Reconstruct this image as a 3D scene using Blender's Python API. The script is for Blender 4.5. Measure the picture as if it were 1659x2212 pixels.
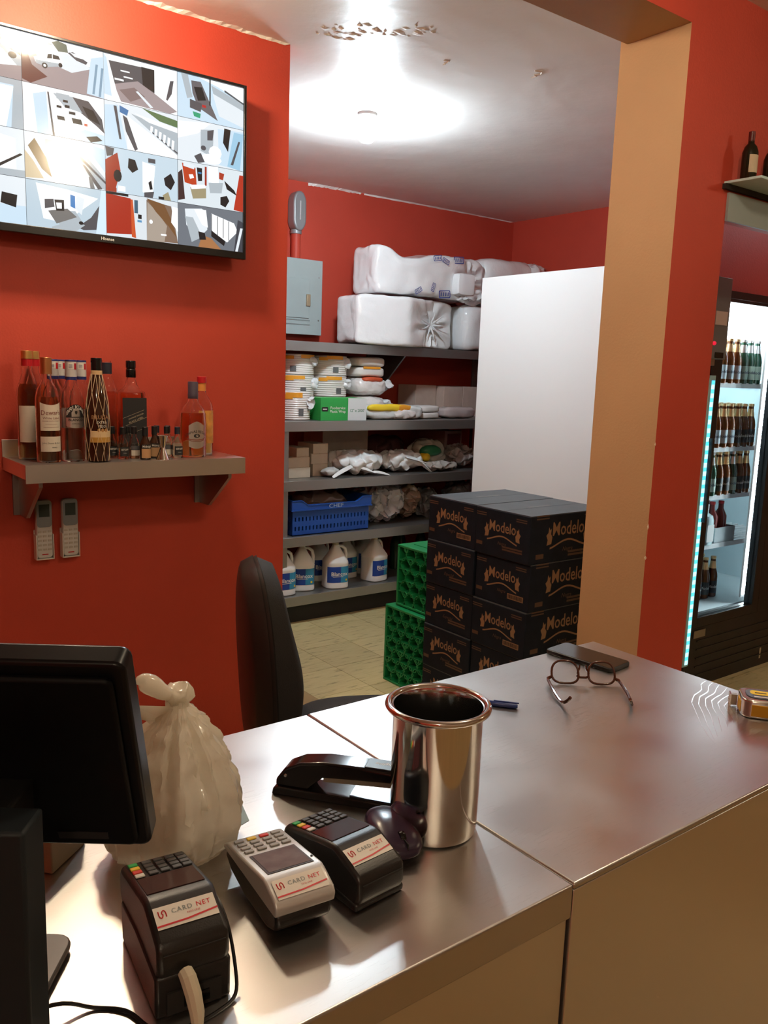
import bpy, bmesh, math, random
from mathutils import Vector, Matrix, noise
random.seed(7)
R = math.radians
PI = math.pi
scene = bpy.context.scene
for o in list(bpy.data.objects):
    bpy.data.objects.remove(o)
COL = scene.collection

# ------------------------------------------------------------------ camera
CAM_Z = 1.50
def make_camera():
    f, pitch, roll, yaw = 1811.8, R(9.4118), R(1.9782), R(37.4861)
    fw = Vector((math.sin(yaw)*math.cos(pitch), math.cos(yaw)*math.cos(pitch), -math.sin(pitch)))
    rt = Vector((math.cos(yaw), -math.sin(yaw), 0)); up = rt.cross(fw)
    rt, up = rt*math.cos(roll)+up*math.sin(roll), -rt*math.sin(roll)+up*math.cos(roll)
    cam = bpy.data.cameras.new('camera'); cam.sensor_fit = 'VERTICAL'; cam.sensor_height = 36.0
    cam.lens = 36.0*f/2212.0; cam.clip_start = 0.02
    o = bpy.data.objects.new('camera', cam); COL.objects.link(o)
    m = Matrix((rt, up, -fw)).transposed().to_4x4(); m.translation = (0, 0, CAM_Z)
    o.matrix_world = m
    scene.camera = o
make_camera()

# ------------------------------------------------------------------ world, exposure, lamp strengths
w = bpy.data.worlds.new('world'); scene.world = w; w.use_nodes = True
w.node_tree.nodes['Background'].inputs[0].default_value = (1.0, 0.75, 0.5, 1)
w.node_tree.nodes['Background'].inputs[1].default_value = 0.02
scene.view_settings.view_transform = 'Standard'
scene.view_settings.look = 'None'
scene.view_settings.exposure = 0.3
scene.view_settings.gamma = 1.0
scene.view_settings.use_curve_mapping = False
STORE_LAMP = 340.0        # watts of the cool store-room bulb
WARM_LAMP = 88.0          # watts of each warm bulb
COOL = (0.77, 0.92, 1.0)
WARM = (1.0, 0.81, 0.56)
scene.cycles.sample_clamp_indirect = 6.0
scene.cycles.blur_glossy = 1.0
scene.cycles.max_bounces = 20
scene.cycles.transmission_bounces = 20
scene.cycles.caustics_reflective = False
scene.cycles.caustics_refractive = False

# ------------------------------------------------------------------ helpers
def srgb(r, g=None, b=None):
    if g is None: r, g, b = r
    def c(v):
        v /= 255.0
        return v/12.92 if v <= 0.04045 else ((v+0.055)/1.055)**2.4
    return (c(r), c(g), c(b))

MATS = {}
def mat(name, col, rough=0.5, metal=0.0, spec=0.5, trans=0.0, ior=1.45, emit=None, es=0.0,
        nscale=0, namt=0.0, bump=0.0, bscale=60, stretch=None, alpha=1.0, coat=0.0, rvar=0.0, sss=0.0, detail=4):
    if name in MATS: return MATS[name]
    m = bpy.data.materials.new(name); m.use_nodes = True
    nt = m.node_tree; p = nt.nodes['Principled BSDF']
    p.inputs['Base Color'].default_value = (*col, 1)
    p.inputs['Roughness'].default_value = rough
    p.inputs['Metallic'].default_value = metal
    p.inputs['Specular IOR Level'].default_value = spec
    p.inputs['Transmission Weight'].default_value = trans
    p.inputs['IOR'].default_value = ior
    p.inputs['Alpha'].default_value = alpha
    p.inputs['Coat Weight'].default_value = coat
    p.inputs['Coat Roughness'].default_value = 0.08
    if sss:
        p.inputs['Subsurface Weight'].default_value = sss
        p.inputs['Subsurface Radius'].default_value = (0.02, 0.018, 0.015)
    if emit:
        p.inputs['Emission Color'].default_value = (*emit, 1); p.inputs['Emission Strength'].default_value = es
    if nscale or bump or rvar:
        tc = nt.nodes.new('ShaderNodeTexCoord'); mp = nt.nodes.new('ShaderNodeMapping')
        nt.links.new(tc.outputs['Object'], mp.inputs['Vector'])
        if stretch: mp.inputs['Scale'].default_value = stretch
    if nscale:
        n = nt.nodes.new('ShaderNodeTexNoise'); n.inputs['Scale'].default_value = nscale; n.inputs['Detail'].default_value = detail
        nt.links.new(mp.outputs[0], n.inputs['Vector'])
        r = nt.nodes.new('ShaderNodeMapRange'); r.inputs['From Min'].default_value = 0.3; r.inputs['From Max'].default_value = 0.7
        r.inputs['To Min'].default_value = 1-namt; r.inputs['To Max'].default_value = 1+namt
        nt.links.new(n.outputs['Fac'], r.inputs['Value'])
        mx = nt.nodes.new('ShaderNodeVectorMath'); mx.operation = 'SCALE'
        mx.inputs[0].default_value = col
        nt.links.new(r.outputs[0], mx.inputs['Scale'])
        nt.links.new(mx.outputs[0], p.inputs['Base Color'])
    if rvar:
        n = nt.nodes.new('ShaderNodeTexNoise'); n.inputs['Scale'].default_value = 9; n.inputs['Detail'].default_value = 6
        nt.links.new(mp.outputs[0], n.inputs['Vector'])
        r = nt.nodes.new('ShaderNodeMapRange'); r.inputs['To Min'].default_value = rough-rvar; r.inputs['To Max'].default_value = rough+rvar
        nt.links.new(n.outputs['Fac'], r.inputs['Value']); nt.links.new(r.outputs[0], p.inputs['Roughness'])
    if bump:
        n = nt.nodes.new('ShaderNodeTexNoise'); n.inputs['Scale'].default_value = bscale; n.inputs['Detail'].default_value = 5
        nt.links.new(mp.outputs[0], n.inputs['Vector'])
        b = nt.nodes.new('ShaderNodeBump'); b.inputs['Strength'].default_value = bump; b.inputs['Distance'].default_value = 0.01
        nt.links.new(n.outputs['Fac'], b.inputs['Height']); nt.links.new(b.outputs[0], p.inputs['Normal'])
    MATS[name] = m
    return m

class MB:
    """collects shapes, then links them as one mesh object"""
    def __init__(s): s.v = []; s.f = []; s.mi = []
    def add(s, vs, fs, k=0):
        b = len(s.v); s.v += [tuple(x) for x in vs]
        s.f += [tuple(i+b for i in f) for f in fs]; s.mi += [k]*len(fs); return s
    def box(s, x0, x1, y0, y1, z0, z1, k=0):
        vs = [(x, y, z) for z in (z0, z1) for y in (y0, y1) for x in (x0, x1)]
        return s.add(vs, [(0,2,3,1), (4,5,7,6), (0,1,5,4), (2,6,7,3), (0,4,6,2), (1,3,7,5)], k)
    def prism(s, poly, h0, h1, axis='z', k=0):
        def P(a, b, h): return {'z': (a, b, h), 'y': (a, h, b), 'x': (h, a, b)}[axis]
        n = len(poly)
        vs = [P(a, b, h0) for a, b in poly]+[P(a, b, h1) for a, b in poly]
        fs = [tuple(range(n)), tuple(range(2*n-1, n-1, -1))]+[(i, i+n, (i+1) % n+n, (i+1) % n) for i in range(n)]
        return s.add(vs, fs, k)
    def lathe(s, prof, seg=24, sq=None, c=(0, 0, 0), sx=1, sy=1, k=0, a0=0.0):
        vs = []; fs = []; rows = []
        for r, z in prof:
            if r < 1e-6:
                rows.append([len(vs)]); vs.append((c[0], c[1], c[2]+z)); continue
            row = []
            for i in range(seg):
                a = 2*PI*i/seg+a0; q = 1
                if sq:
                    ca, sa = abs(math.cos(a)), abs(math.sin(a)); q = (ca**sq+sa**sq)**(-1/sq)
                row.append(len(vs)); vs.append((c[0]+r*q*math.cos(a)*sx, c[1]+r*q*math.sin(a)*sy, c[2]+z))
            rows.append(row)
        for a, b in zip(rows, rows[1:]):
            if len(a) == 1 and len(b) == 1: continue
            for i in range(seg):
                j = (i+1) % seg
                if len(a) == 1: fs.append((a[0], b[j], b[i]))
                elif len(b) == 1: fs.append((a[i], a[j], b[0]))
                else: fs.append((a[i], a[j], b[j], b[i]))
        return s.add(vs, fs, k)
    def tube(s, pts, r, seg=8, k=0, cap=True, closed=False):
        pts = [Vector(p) for p in pts]; n = len(pts); vs = []; fs = []
        rr = r if isinstance(r, (list, tuple)) else [r]*n
        up = None
        for i, p in enumerate(pts):
            if closed: t = pts[(i+1) % n]-pts[i-1]
            else: t = pts[min(i+1, n-1)]-pts[max(i-1, 0)]
            t.normalize()
            if up is None:
                up = Vector((0, 0, 1)) if abs(t.z) < 0.9 else Vector((1, 0, 0))
            sd = t.cross(up); sd.normalize(); up = sd.cross(t); up.normalize()
            for q in range(seg):
                a = 2*PI*q/seg
                vs.append(p+(sd*math.cos(a)+up*math.sin(a))*rr[i])
        m = n if closed else n-1
        for i in range(m):
            for q in range(seg):
                a = i*seg+q; b = i*seg+(q+1) % seg; j = ((i+1) % n)*seg
                fs.append((a, b, j+(q+1) % seg, j+q))
        if cap and not closed:
            fs.append(tuple(range(seg-1, -1, -1))); fs.append(tuple(range((n-1)*seg, n*seg)))
        return s.add(vs, fs, k)
    def build(s, name, m, parent=None, bevel=0, seg=2, smooth=30, loc=None, rot=None, fix=False):
        me = bpy.data.meshes.new(name); me.from_pydata(s.v, [], s.f); me.update()
        if fix:
            bm = bmesh.new(); bm.from_mesh(me); bmesh.ops.recalc_face_normals(bm, faces=bm.faces); bm.to_mesh(me); bm.free()
        ms = m if isinstance(m, (list, tuple)) else [m]
        for q in ms: me.materials.append(q)
        if len(ms) > 1: me.polygons.foreach_set('material_index', s.mi)
        if smooth:
            me.polygons.foreach_set('use_smooth', [True]*len(me.polygons)); me.set_sharp_from_angle(angle=R(smooth))
        o = bpy.data.objects.new(name, me); COL.objects.link(o)
        if parent: o.parent = parent
        if bevel:
            b = o.modifiers.new('bevel', 'BEVEL'); b.width = bevel; b.segments = seg; b.limit_method = 'ANGLE'; b.angle_limit = R(35)
        if loc: o.location = loc
        if rot: o.rotation_euler = rot
        return o

def tag(o, label=None, cat=None, group=None, kind=None):
    if label: o['label'] = label
    if cat: o['category'] = cat
    if group: o['group'] = group
    if kind: o['kind'] = kind
    return o
def thing(name, label, cat, loc=(0, 0, 0), rz=0, group=None):
    o = bpy.data.objects.new(name, None); COL.objects.link(o); o.empty_display_size = 0.05
    o.location = loc; o.rotation_euler = (0, 0, rz)
    return tag(o, label, cat, group)
def struct(o): o['kind'] = 'structure'; return o
def copy_tree(o, parent=None, loc=None, rz=None, label=None, group=None):
    c = o.copy(); COL.objects.link(c); c.parent = parent
    if parent is not None: c.matrix_parent_inverse = o.matrix_parent_inverse.copy()
    for ch in list(o.children): copy_tree(ch, c)
    if loc is not None: c.location = loc
    if rz is not None: c.rotation_euler = (0, 0, rz)
    if label: c['label'] = label
    if group: c['group'] = group
    return c

TXT = {}
def text_geo(body, size=1.0, bold=0.0, spacing=1.0, shear=0.0):
    key = (body, bold, spacing, shear)
    if key not in TXT:
        cu = bpy.data.curves.new('t', 'FONT'); cu.body = body; cu.size = 1.0; cu.align_x = 'CENTER'; cu.align_y = 'CENTER'
        cu.offset = bold; cu.space_character = spacing; cu.shear = shear; cu.resolution_u = 2
        o = bpy.data.objects.new('t', cu); COL.objects.link(o)
        bpy.context.view_layer.update()
        me = bpy.data.meshes.new_from_object(o.evaluated_get(bpy.context.evaluated_depsgraph_get()))
        vs = [(v.co.x, v.co.y) for v in me.vertices]; fs = [tuple(p.vertices) for p in me.polygons]
        bpy.data.objects.remove(o); bpy.data.curves.remove(cu); bpy.data.meshes.remove(me)
        TXT[key] = (vs, fs)
    vs, fs = TXT[key]
    return [(x*size, y*size) for x, y in vs], fs
def flat_text(mb, body, size, o, ux, uy, k=0, bold=0.0, sx=1.0, spacing=1.0, shear=0.0, arc=0.0):
    """letters lying on a plane: origin o, directions ux (right) and uy (up)"""
    vs, fs = text_geo(body, size, bold, spacing, shear); o, ux, uy = Vector(o), Vector(ux), Vector(uy)
    return mb.add([o+ux*(x*sx)+uy*(y-arc*x*x) for x, y in vs], fs, k)
def cyl_text(mb, body, size, r, a, z, k=0, bold=0.0, sx=1.0, arc=0.0, spacing=1.0):
    """letters wrapped round a bottle; angle a is where the middle of the word points"""
    vs, fs = text_geo(body, size, bold, spacing)
    return mb.add([(r*math.cos(a+x*sx/r), r*math.sin(a+x*sx/r), z+y-arc*x*x) for x, y in vs], fs, k)
def cyl_patch(mb, r, z0, z1, a, half, n=12, k=0, top=None, bot=None):
    vs = []; fs = []
    for i in range(n+1):
        u = -1+2*i/n; t = a+half*u
        zt = z1+(top(u) if top else 0); zb = z0+(bot(u) if bot else 0)
        vs += [(r*math.cos(t), r*math.sin(t), zb), (r*math.cos(t), r*math.sin(t), zt)]
    for i in range(n): fs.append((2*i, 2*i+2, 2*i+3, 2*i+1))
    return mb.add(vs, fs, k)
def rrect(x0, x1, y0, y1, r, n=4):
    p = []
    for cx, cy, a in ((x1-r, y1-r, 0), (x0+r, y1-r, 90), (x0+r, y0+r, 180), (x1-r, y0+r, 270)):
        for i in range(n+1):
            t = R(a+90*i/n); p.append((cx+r*math.cos(t), cy+r*math.sin(t)))
    return p
def blob(mb, x0, x1, y0, y1, z0, z1, n=12, sq=5.0, amp=0.01, sc=12.0, seed=0, flat=True, k=0, ridge=False, fn=None):
    """box-like bag or parcel: a subdivided cube rounded off and crumpled with noise"""
    cx, cy, cz = (x0+x1)/2, (y0+y1)/2, (z0+z1)/2; hx, hy, hz = (x1-x0)/2, (y1-y0)/2, (z1-z0)/2
    idx = {}; vs = []; fs = []
    def vert(i, j, l):
        key = (i, j, l)
        if key in idx: return idx[key]
        p = [2*i/n-1, 2*j/n-1, 2*l/n-1]
        m = max(abs(q) for q in p); s = sum(abs(q)**sq for q in p)**(1/sq)
        p = [q*m/s for q in p]
        P = Vector((cx+p[0]*hx, cy+p[1]*hy, cz+p[2]*hz))
        nv = noise.noise_vector(P*sc+Vector((seed*7.3, seed*3.1, seed)))
        nv2 = noise.noise_vector(P*sc*2.7+Vector((seed*2.3, 5, seed)))
        if ridge: nv = Vector([1-2*abs(q) for q in nv])
        P += (nv+nv2*0.4)*amp
        if fn: P = fn(P, p)
        if flat: P.z = max(P.z, z0)
        idx[key] = len(vs); vs.append(P); return idx[key]
    for a in range(n):
        for b in range(n):
            for l, fl in ((0, 1), (n, 0)):
                q = [(a, b), (a+1, b), (a+1, b+1), (a, b+1)]
                for mk in (lambda u, v: (u, v, l), lambda u, v: (v, l, u), lambda u, v: (l, u, v)):
                    f = tuple(vert(*mk(u, v)) for u, v in q); fs.append(f[::-1] if fl else f)
    return mb.add(vs, fs, k)
def spow(v, e): return math.copysign(abs(v)**e, v)

# ------------------------------------------------------------------ materials
RED = mat('red_wall_paint', (0.52, 0.060, 0.034), 0.55, nscale=3, namt=0.06, bump=0.10, bscale=140)
TAN = mat('tan_wall_paint', (0.52, 0.32, 0.17), 0.6, nscale=3, namt=0.05, bump=0.08, bscale=120)
CEIL = mat('ceiling_plaster', (0.78, 0.74, 0.71), 0.42, nscale=2.2, namt=0.05, bump=0.55, bscale=5, detail=6)
CONC = mat('concrete', (0.42, 0.36, 0.25), 0.6, nscale=6, namt=0.1)
GROUT = mat('tile_joint', (0.20, 0.17, 0.10), 0.8)
STEEL = mat('brushed_steel', (0.76, 0.75, 0.74), 0.32, 1.0, rvar=0.05)
STEELD = mat('dull_steel', (0.42, 0.41, 0.40), 0.36, 1.0, rvar=0.08)
CHROME = mat('polished_steel', (0.72, 0.70, 0.67), 0.08, 1.0)
BLACKP = mat('black_plastic', (0.012, 0.012, 0.013), 0.35)
BLACKM = mat('matt_black', (0.018, 0.016, 0.015), 0.7)
GLOSSB = mat('glossy_black', (0.008, 0.008, 0.009), 0.08)
WHITE = mat('white_paint', (0.80, 0.80, 0.78), 0.4)
GLASS = mat('clear_glass', (0.95, 0.97, 0.96), 0.02, trans=1.0, ior=1.3)

# tile material: cream vinyl with dark streaks
def tile_material():
    m = mat('vinyl_tile', (0.56, 0.48, 0.27), 0.4)
    nt = m.node_tree; p = nt.nodes['Principled BSDF']
    oi = nt.nodes.new('ShaderNodeObjectInfo'); ge = nt.nodes.new('ShaderNodeNewGeometry')
    mp = nt.nodes.new('ShaderNodeMapping'); mp.inputs['Scale'].default_value = (1, 5.5, 1); mp.inputs['Rotation'].default_value = (0, 0, R(-28))
    nt.links.new(ge.outputs['Position'], mp.inputs['Vector'])
    n = nt.nodes.new('ShaderNodeTexNoise'); n.inputs['Scale'].default_value = 9; n.inputs['Detail'].default_value = 7; n.inputs['Roughness'].default_value = 0.65
    nt.links.new(mp.outputs[0], n.inputs['Vector'])
    cr = nt.nodes.new('ShaderNodeValToRGB'); cr.color_ramp.elements[0].position = 0.30; cr.color_ramp.elements[0].color = (0.17, 0.125, 0.045, 1)
    cr.color_ramp.elements[1].position = 0.43; cr.color_ramp.elements[1].color = (0.60, 0.50, 0.24, 1)
    e = cr.color_ramp.elements.new(0.75); e.color = (0.68, 0.58, 0.31, 1)
    nt.links.new(n.outputs['Fac'], cr.inputs[0])
    r = nt.nodes.new('ShaderNodeMapRange'); r.inputs['To Min'].default_value = 0.86; r.inputs['To Max'].default_value = 1.1
    nt.links.new(oi.outputs['Random'], r.inputs['Value'])
    mx = nt.nodes.new('ShaderNodeVectorMath'); mx.operation = 'SCALE'
    nt.links.new(cr.outputs[0], mx.inputs[0]); nt.links.new(r.outputs[0], mx.inputs['Scale']); nt.links.new(mx.outputs[0], p.inputs['Base Color'])
    return m
TILE = tile_material()

# worktop steel: fine brushing plus bright short scratches
def worktop_material():
    m = mat('worktop_steel', (0.58, 0.565, 0.55), 0.34, 1.0)
    nt = m.node_tree; p = nt.nodes['Principled BSDF']; ge = nt.nodes.new('ShaderNodeNewGeometry')
    def nz(scale, sc, rot, detail=3):
        mp = nt.nodes.new('ShaderNodeMapping'); mp.inputs['Scale'].default_value = sc; mp.inputs['Rotation'].default_value = (0, 0, R(rot))
        nt.links.new(ge.outputs['Position'], mp.inputs['Vector'])
        n = nt.nodes.new('ShaderNodeTexNoise'); n.inputs['Scale'].default_value = scale; n.inputs['Detail'].default_value = detail
        nt.links.new(mp.outputs[0], n.inputs['Vector']); return n.outputs['Fac']
    brush = nz(1, (30, 1200, 1), 20, 2); scr = nz(1, (28, 330, 1), -40, 0); scr2 = nz(1, (34, 380, 1), 25, 0); dens = nz(5, (1, 1, 1), 0, 2); smear = nz(7, (1, 1, 1), 0, 5)
    def m2(op, a, b):
        q = nt.nodes.new('ShaderNodeMath'); q.operation = op
        for i, v in enumerate((a, b)):
            if isinstance(v, (int, float)): q.inputs[i].default_value = v
            else: nt.links.new(v, q.inputs[i])
        return q.outputs[0]
    s1 = m2('GREATER_THAN', scr, 0.70); s2 = m2('GREATER_THAN', scr2, 0.70)
    s = m2('MULTIPLY', m2('MAXIMUM', s1, s2), m2('GREATER_THAN', dens, 0.45))
    h = m2('MULTIPLY', s, 1.0)
    b = nt.nodes.new('ShaderNodeBump'); b.inputs['Strength'].default_value = 0.9; b.inputs['Distance'].default_value = 0.002
    nt.links.new(h, b.inputs['Height']); nt.links.new(b.outputs[0], p.inputs['Normal'])
    r = nt.nodes.new('ShaderNodeMapRange'); r.inputs['From Min'].default_value = 0.3; r.inputs['From Max'].default_value = 0.7
    r.inputs['To Min'].default_value = 0.28; r.inputs['To Max'].default_value = 0.40
    nt.links.new(smear, r.inputs['Value']); nt.links.new(r.outputs[0], p.inputs['Roughness'])
    return m
WORKTOP = worktop_material()

# ------------------------------------------------------------------ the room
CZ = 2.68          # ceiling height
WY = 2.885         # face of the wall with the television
BY = 4.80          # back wall of the store room
def wall(name, *b, m=RED): return struct(MB().box(*b).build(name, m, smooth=0))
fl = struct(MB().box(-2.6, 6.2, -3.6, 4.95, -0.12, -0.004).build('floor', GROUT, smooth=0))
# cream tiles: single pieces where the photograph shows them, larger sheets beyond
T = 0.3053
tm = MB().box(0.0012, T-0.0012, 0.0012, T-0.0012, -0.006, 0.0)
t0 = tm.build('tile', TILE, fl, smooth=0)
first = True
for i in range(6, 16):
    for j in range(3, 16):
        x, y = 2.026-6*T+i*T+0.0, 2.80-9*T+j*T
        if x > 4.8 or y > 4.6: continue
        if first: t0.location = (x, y, 0); first = False
        else:
            c = t0.copy(); COL.objects.link(c); c.location = (x, y, 0)
XA, XB = 2.026, 2.026+10*T
YA, YB = 2.80-6*T, 2.80+6*T
far = MB()
for x0, x1, y0, y1 in ((-2.5, XA, -3.5, 4.9), (XB, 6.1, -3.5, 4.9), (XA, XB, -3.5, YA), (XA, XB, YB, 4.9)):
    far.box(x0, x1, y0, y1, -0.006, -0.0002)
tag(far.build('tile_field', mat('brown_tile', (0.40, 0.27, 0.12), 0.4, nscale=8, namt=0.1), fl, smooth=0), kind='stuff')
wall('wall_left', -2.5, 1.703, WY, WY+0.14, 0, CZ)
wall('wall_back', 0.9, 4.95, BY, BY+0.12, 0, CZ)
wall('wall_storeside', 0.8, 0.9, WY+0.14, BY, 0, CZ)
wall('wall_right', 4.847, 4.95, 2.42, BY, 0, CZ)
wall('wall_far_right', 6.0, 6.12, -3.5, 2.3, 0, CZ, m=TAN)
wall('wall_far_left', -2.5, -2.38, -3.5, WY, 0, CZ)
wall('wall_front', -2.5, 6.0, -3.6, -3.5, 0, CZ, m=mat('cream_wall_paint', (0.68, 0.60, 0.48), 0.6))
struct(MB().box(-2.6, 6.2, -3.6, 4.95, CZ, CZ+0.1).build('ceiling', CEIL, smooth=0))
# wall round the cold-room doors
cw = MB()
cw.box(3.30, 3.58, 2.24, 2.34, 0, CZ).box(3.58, 5.02, 2.24, 2.34, 1.93, CZ).box(5.02, 6.0, 2.24, 2.34, 0, CZ)
struct(cw.build('wall_coldroom', RED, smooth=0))
# tan pillar with red front, beam, header of the right opening
pl = MB().box(2.30, 2.568, 1.597, 1.85, 0, CZ)
o = pl.build('pillar', [TAN, RED], smooth=0)
for p in o.data.polygons:
    p.material_index = 1 if p.normal.y < -0.5 or p.normal.x > 0.5 else 0
struct(o)
bm_ = MB().box(-2.38, 2.30, 1.597, 1.825, 2.545, CZ)
o = bm_.build('beam', [TAN, RED], smooth=0)
for p in o.data.polygons: p.material_index = 1 if p.normal.y < -0.5 else 0
struct(o)
struct(MB().box(2.568, 6.0, 1.597, 1.625, 2.021, CZ).build('wall_header', RED, smooth=0))
struct(MB().box(2.568, 6.0, 1.588, 1.597, 2.021, 2.108).build('trim_1', mat('grey_fascia', (0.30, 0.36, 0.36), 0.5), smooth=0))
# chips of paint on the pillar corner and ragged plaster along the store-room ceiling
chip = MB()
for z, a, b in ((0.93, 0.006, 0.014), (1.03, 0.004, 0.02), (0.58, 0.006, 0.014), (1.30, 0.003, 0.012)):
    chip.add([(2.2992, 1.5962, z), (2.2992+a*1.2, 1.5962, z+b*0.4), (2.2992, 1.5962, z+b), (2.2992, 1.5962+a, z+b*0.5)], [(0, 1, 2), (0, 2, 3)])
struct(chip.build('trim_2', mat('bare_plaster', (0.8, 0.7, 0.55), 0.8), smooth=0))
def ragged(name, p0, p1, wid, dep, n, seed, m):
    random.seed(seed); mb = MB(); p0, p1 = Vector(p0), Vector(p1); d = (p1-p0)/n
    vs = []; fs = []
    for i in range(n+1):
        q = p0+d*i; t = wid*(0.25+random.random()*0.9)*(0.15+math.sin(PI*min(1, (i+0.6)/(n+1)))); h = dep*(0.45+0.3*random.random()+0.5*math.exp(-4*i/n))*(1.0 if i < n else 0.1)
        vs += [q, q+Vector((0, 0, -h)), q+Vector((0, -t, 0.0))]
    for i in range(n):
        a = i*3; b = a+3; fs += [(a+1, b+1, b+2, a+2), (a, b, b+1, a+1)]
    fs += [(0, 1, 2), (n*3, n*3+2, n*3+1)]
    mb.add(vs, fs); return struct(mb.build(name, m, smooth=0))
PLASTER = mat('loose_plaster', (0.82, 0.78, 0.72), 0.7)
ragged('trim_3', (2.98, BY-0.001, CZ), (3.40, BY-0.001, CZ), 0.02, 0.016, 34, 3, PLASTER)
ragged('trim_4', (3.42, BY-0.001, CZ), (4.84, BY-0.001, CZ), 0.015, 0.010, 40, 4, PLASTER)
ragged('trim_5', (0.9, WY-0.001, CZ), (1.70, WY-0.001, CZ), 0.02, 0.012, 40, 5, PLASTER)
# flaking plaster patch and cracks on the ceiling
random.seed(11)
flk = MB()
for i in range(46):
    u_ = random.random(); x = 1.72+0.30*u_+random.gauss(0, 0.03); y = 2.72-0.28*u_+random.gauss(0, 0.03); r = random.uniform(0.006, 0.022)
    n = 6; pts = [(x+r*random.uniform(0.5, 1.2)*math.cos(2*PI*k/n)*1.5, y+r*random.uniform(0.5, 1.2)*math.sin(2*PI*k/n)) for k in range(n)]
    h = random.uniform(0.001, 0.004)
    flk.add([(a, b, CZ+0.0005) for a, b in pts]+[(x, y, CZ-h)], [(k, (k+1) % n, n) for k in range(n)])
for cx, cy, sc in ((2.55, 2.46, 1.0), (2.22, 2.62, 0.6)):
    pts = [(cx, cy), (cx+.03*sc, cy-.012*sc), (cx+.045*sc, cy+.012*sc), (cx+.03*sc, cy+.03*sc), (cx+.05*sc, cy+.035*sc), (cx+.045*sc, cy+.06*sc)]
    flk.tube([(a, b, CZ-0.001) for a, b in pts], 0.0025*sc, 4)
struct(flk.build('trim_6', mat('flaked_plaster', (0.70, 0.65, 0.60), 0.7), smooth=0))

# ------------------------------------------------------------------ lamps
def lamp(name, label, loc, col, watts, r=0.050, drop=0.082, group=None):
    t = thing(name, label, 'lamp', (loc[0], loc[1], CZ), 0, group)
    MB().lathe([(0, 0), (0.045, 0), (0.045, -0.012), (0.03, -0.02), (0.026, -0.034), (0, -0.034)][::-1], 20).build('socket', WHITE, t)
    em = mat('bulb_glow_%d' % int(col[2]*100), (1, 1, 1), 0.5, emit=col, es=30.0)
    MB().lathe([(0, -drop-r), (r*0.5, -drop-r*0.87), (r*0.87, -drop-r*0.5), (r, -drop), (r*0.87, -drop+r*0.45), (r*0.5, -drop+r*0.9), (0, -drop+r)], 20).build('bulb', em, t)
    ld = bpy.data.lights.new('bulb_light', 'POINT'); ld.energy = watts; ld.color = col; ld.shadow_soft_size = r+0.004
    lo = bpy.data.objects.new('bulb_light', ld); COL.objects.link(lo); lo.parent = t; lo.location = (0, 0, -drop)
    return t
lamp('ceiling_bulb', 'bright white bulb on the store room ceiling', (2.40, 3.36), COOL, STORE_LAMP)
lamp('warm_bulb', 'warm bulb on the ceiling near the television', (0.84, 2.40), WARM, WARM_LAMP*2.2, group='warm ceiling bulbs')
lamp('warm_bulb', 'warm bulb on the ceiling above the counter', (1.50, 0.66), WARM, WARM_LAMP*1.35, group='warm ceiling bulbs')
lamp('warm_bulb', 'warm bulb on the ceiling of the dining area', (-0.9, -1.2), WARM, WARM_LAMP*2.2, group='warm ceiling bulbs')
lamp('added_fill_bulb', 'added white fill bulb on the ceiling in front of the cold room doors', (4.75, 1.95), COOL, 40.0)  # unseen fill lamp, added to brighten the red wall above the doors
lamp('warm_bulb', 'warm bulb on the ceiling beside the cold room', (3.9, -0.4), WARM, WARM_LAMP*1.2, group='warm ceiling bulbs')

# ------------------------------------------------------------------ steel counters
CT = 0.90
t = thing('steel_counter', 'long scratched steel counter section carrying the card terminals', 'counter', (-0.3, 0.9, 0))
def CB(x0, x1, y0, y1, z0, z1): return MB().box(x0-t.location.x, x1-t.location.x, y0-t.location.y, y1-t.location.y, z0, z1)
CB(-1.3, 0.7560, 0.585, 1.19, CT-0.045, CT).build('worktop', WORKTOP, t, bevel=0.003, seg=3)
CB(-1.3, 0.7535, 0.590, 0.605, 0.02, CT-0.0455).build('front_panel', STEEL, t, bevel=0.001)
CB(-1.3, 0.7535, 0.605, 1.185, 0.02, 0.06).build('bottom_panel', STEELD, t)
CB(0.7335, 0.7535, 0.605, 1.185, 0.06, CT-0.046).build('end_panel', STEELD, t)
CB(-1.3, 0.7335, 1.165, 1.185, 0.06, CT-0.046).build('back_panel', STEELD, t)
for x in (-1.25, 0.70):
    CB(x, x+0.05, 0.62, 0.67, 0, 0.02).build('foot', BLACKM, t); CB(x, x+0.05, 1.11, 1.16, 0, 0.02).build('foot', BLACKM, t)
t = thing('steel_counter', 'short steel counter section with the phone and eyeglasses on it', 'counter', (1.15, 0.9, 0))
CB(0.7572, 1.54, 0.585, 1.19, CT-0.008, CT+0.0008).build('worktop', WORKTOP, t, bevel=0.003, seg=3)
CB(0.7575, 1.54, 0.5855, 0.60, 0.02, CT-0.0082).build('front_panel', STEEL, t, bevel=0.001)
CB(1.525, 1.54, 0.60, 1.185, 0.02, CT-0.0082).build('end_panel', STEEL, t)
CB(0.7575, 1.525, 0.60, 1.185, 0.02, 0.06).build('bottom_panel', STEELD, t)
CB(0.7575, 1.525, 1.165, 1.185, 0.06, CT-0.0082).build('back_panel', STEELD, t)
for x in (0.80, 1.46):
    CB(x, x+0.05, 0.62, 0.67, 0, 0.02).build('foot', BLACKM, t); CB(x, x+0.05, 1.11, 1.16, 0, 0.02).build('foot', BLACKM, t)
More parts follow.
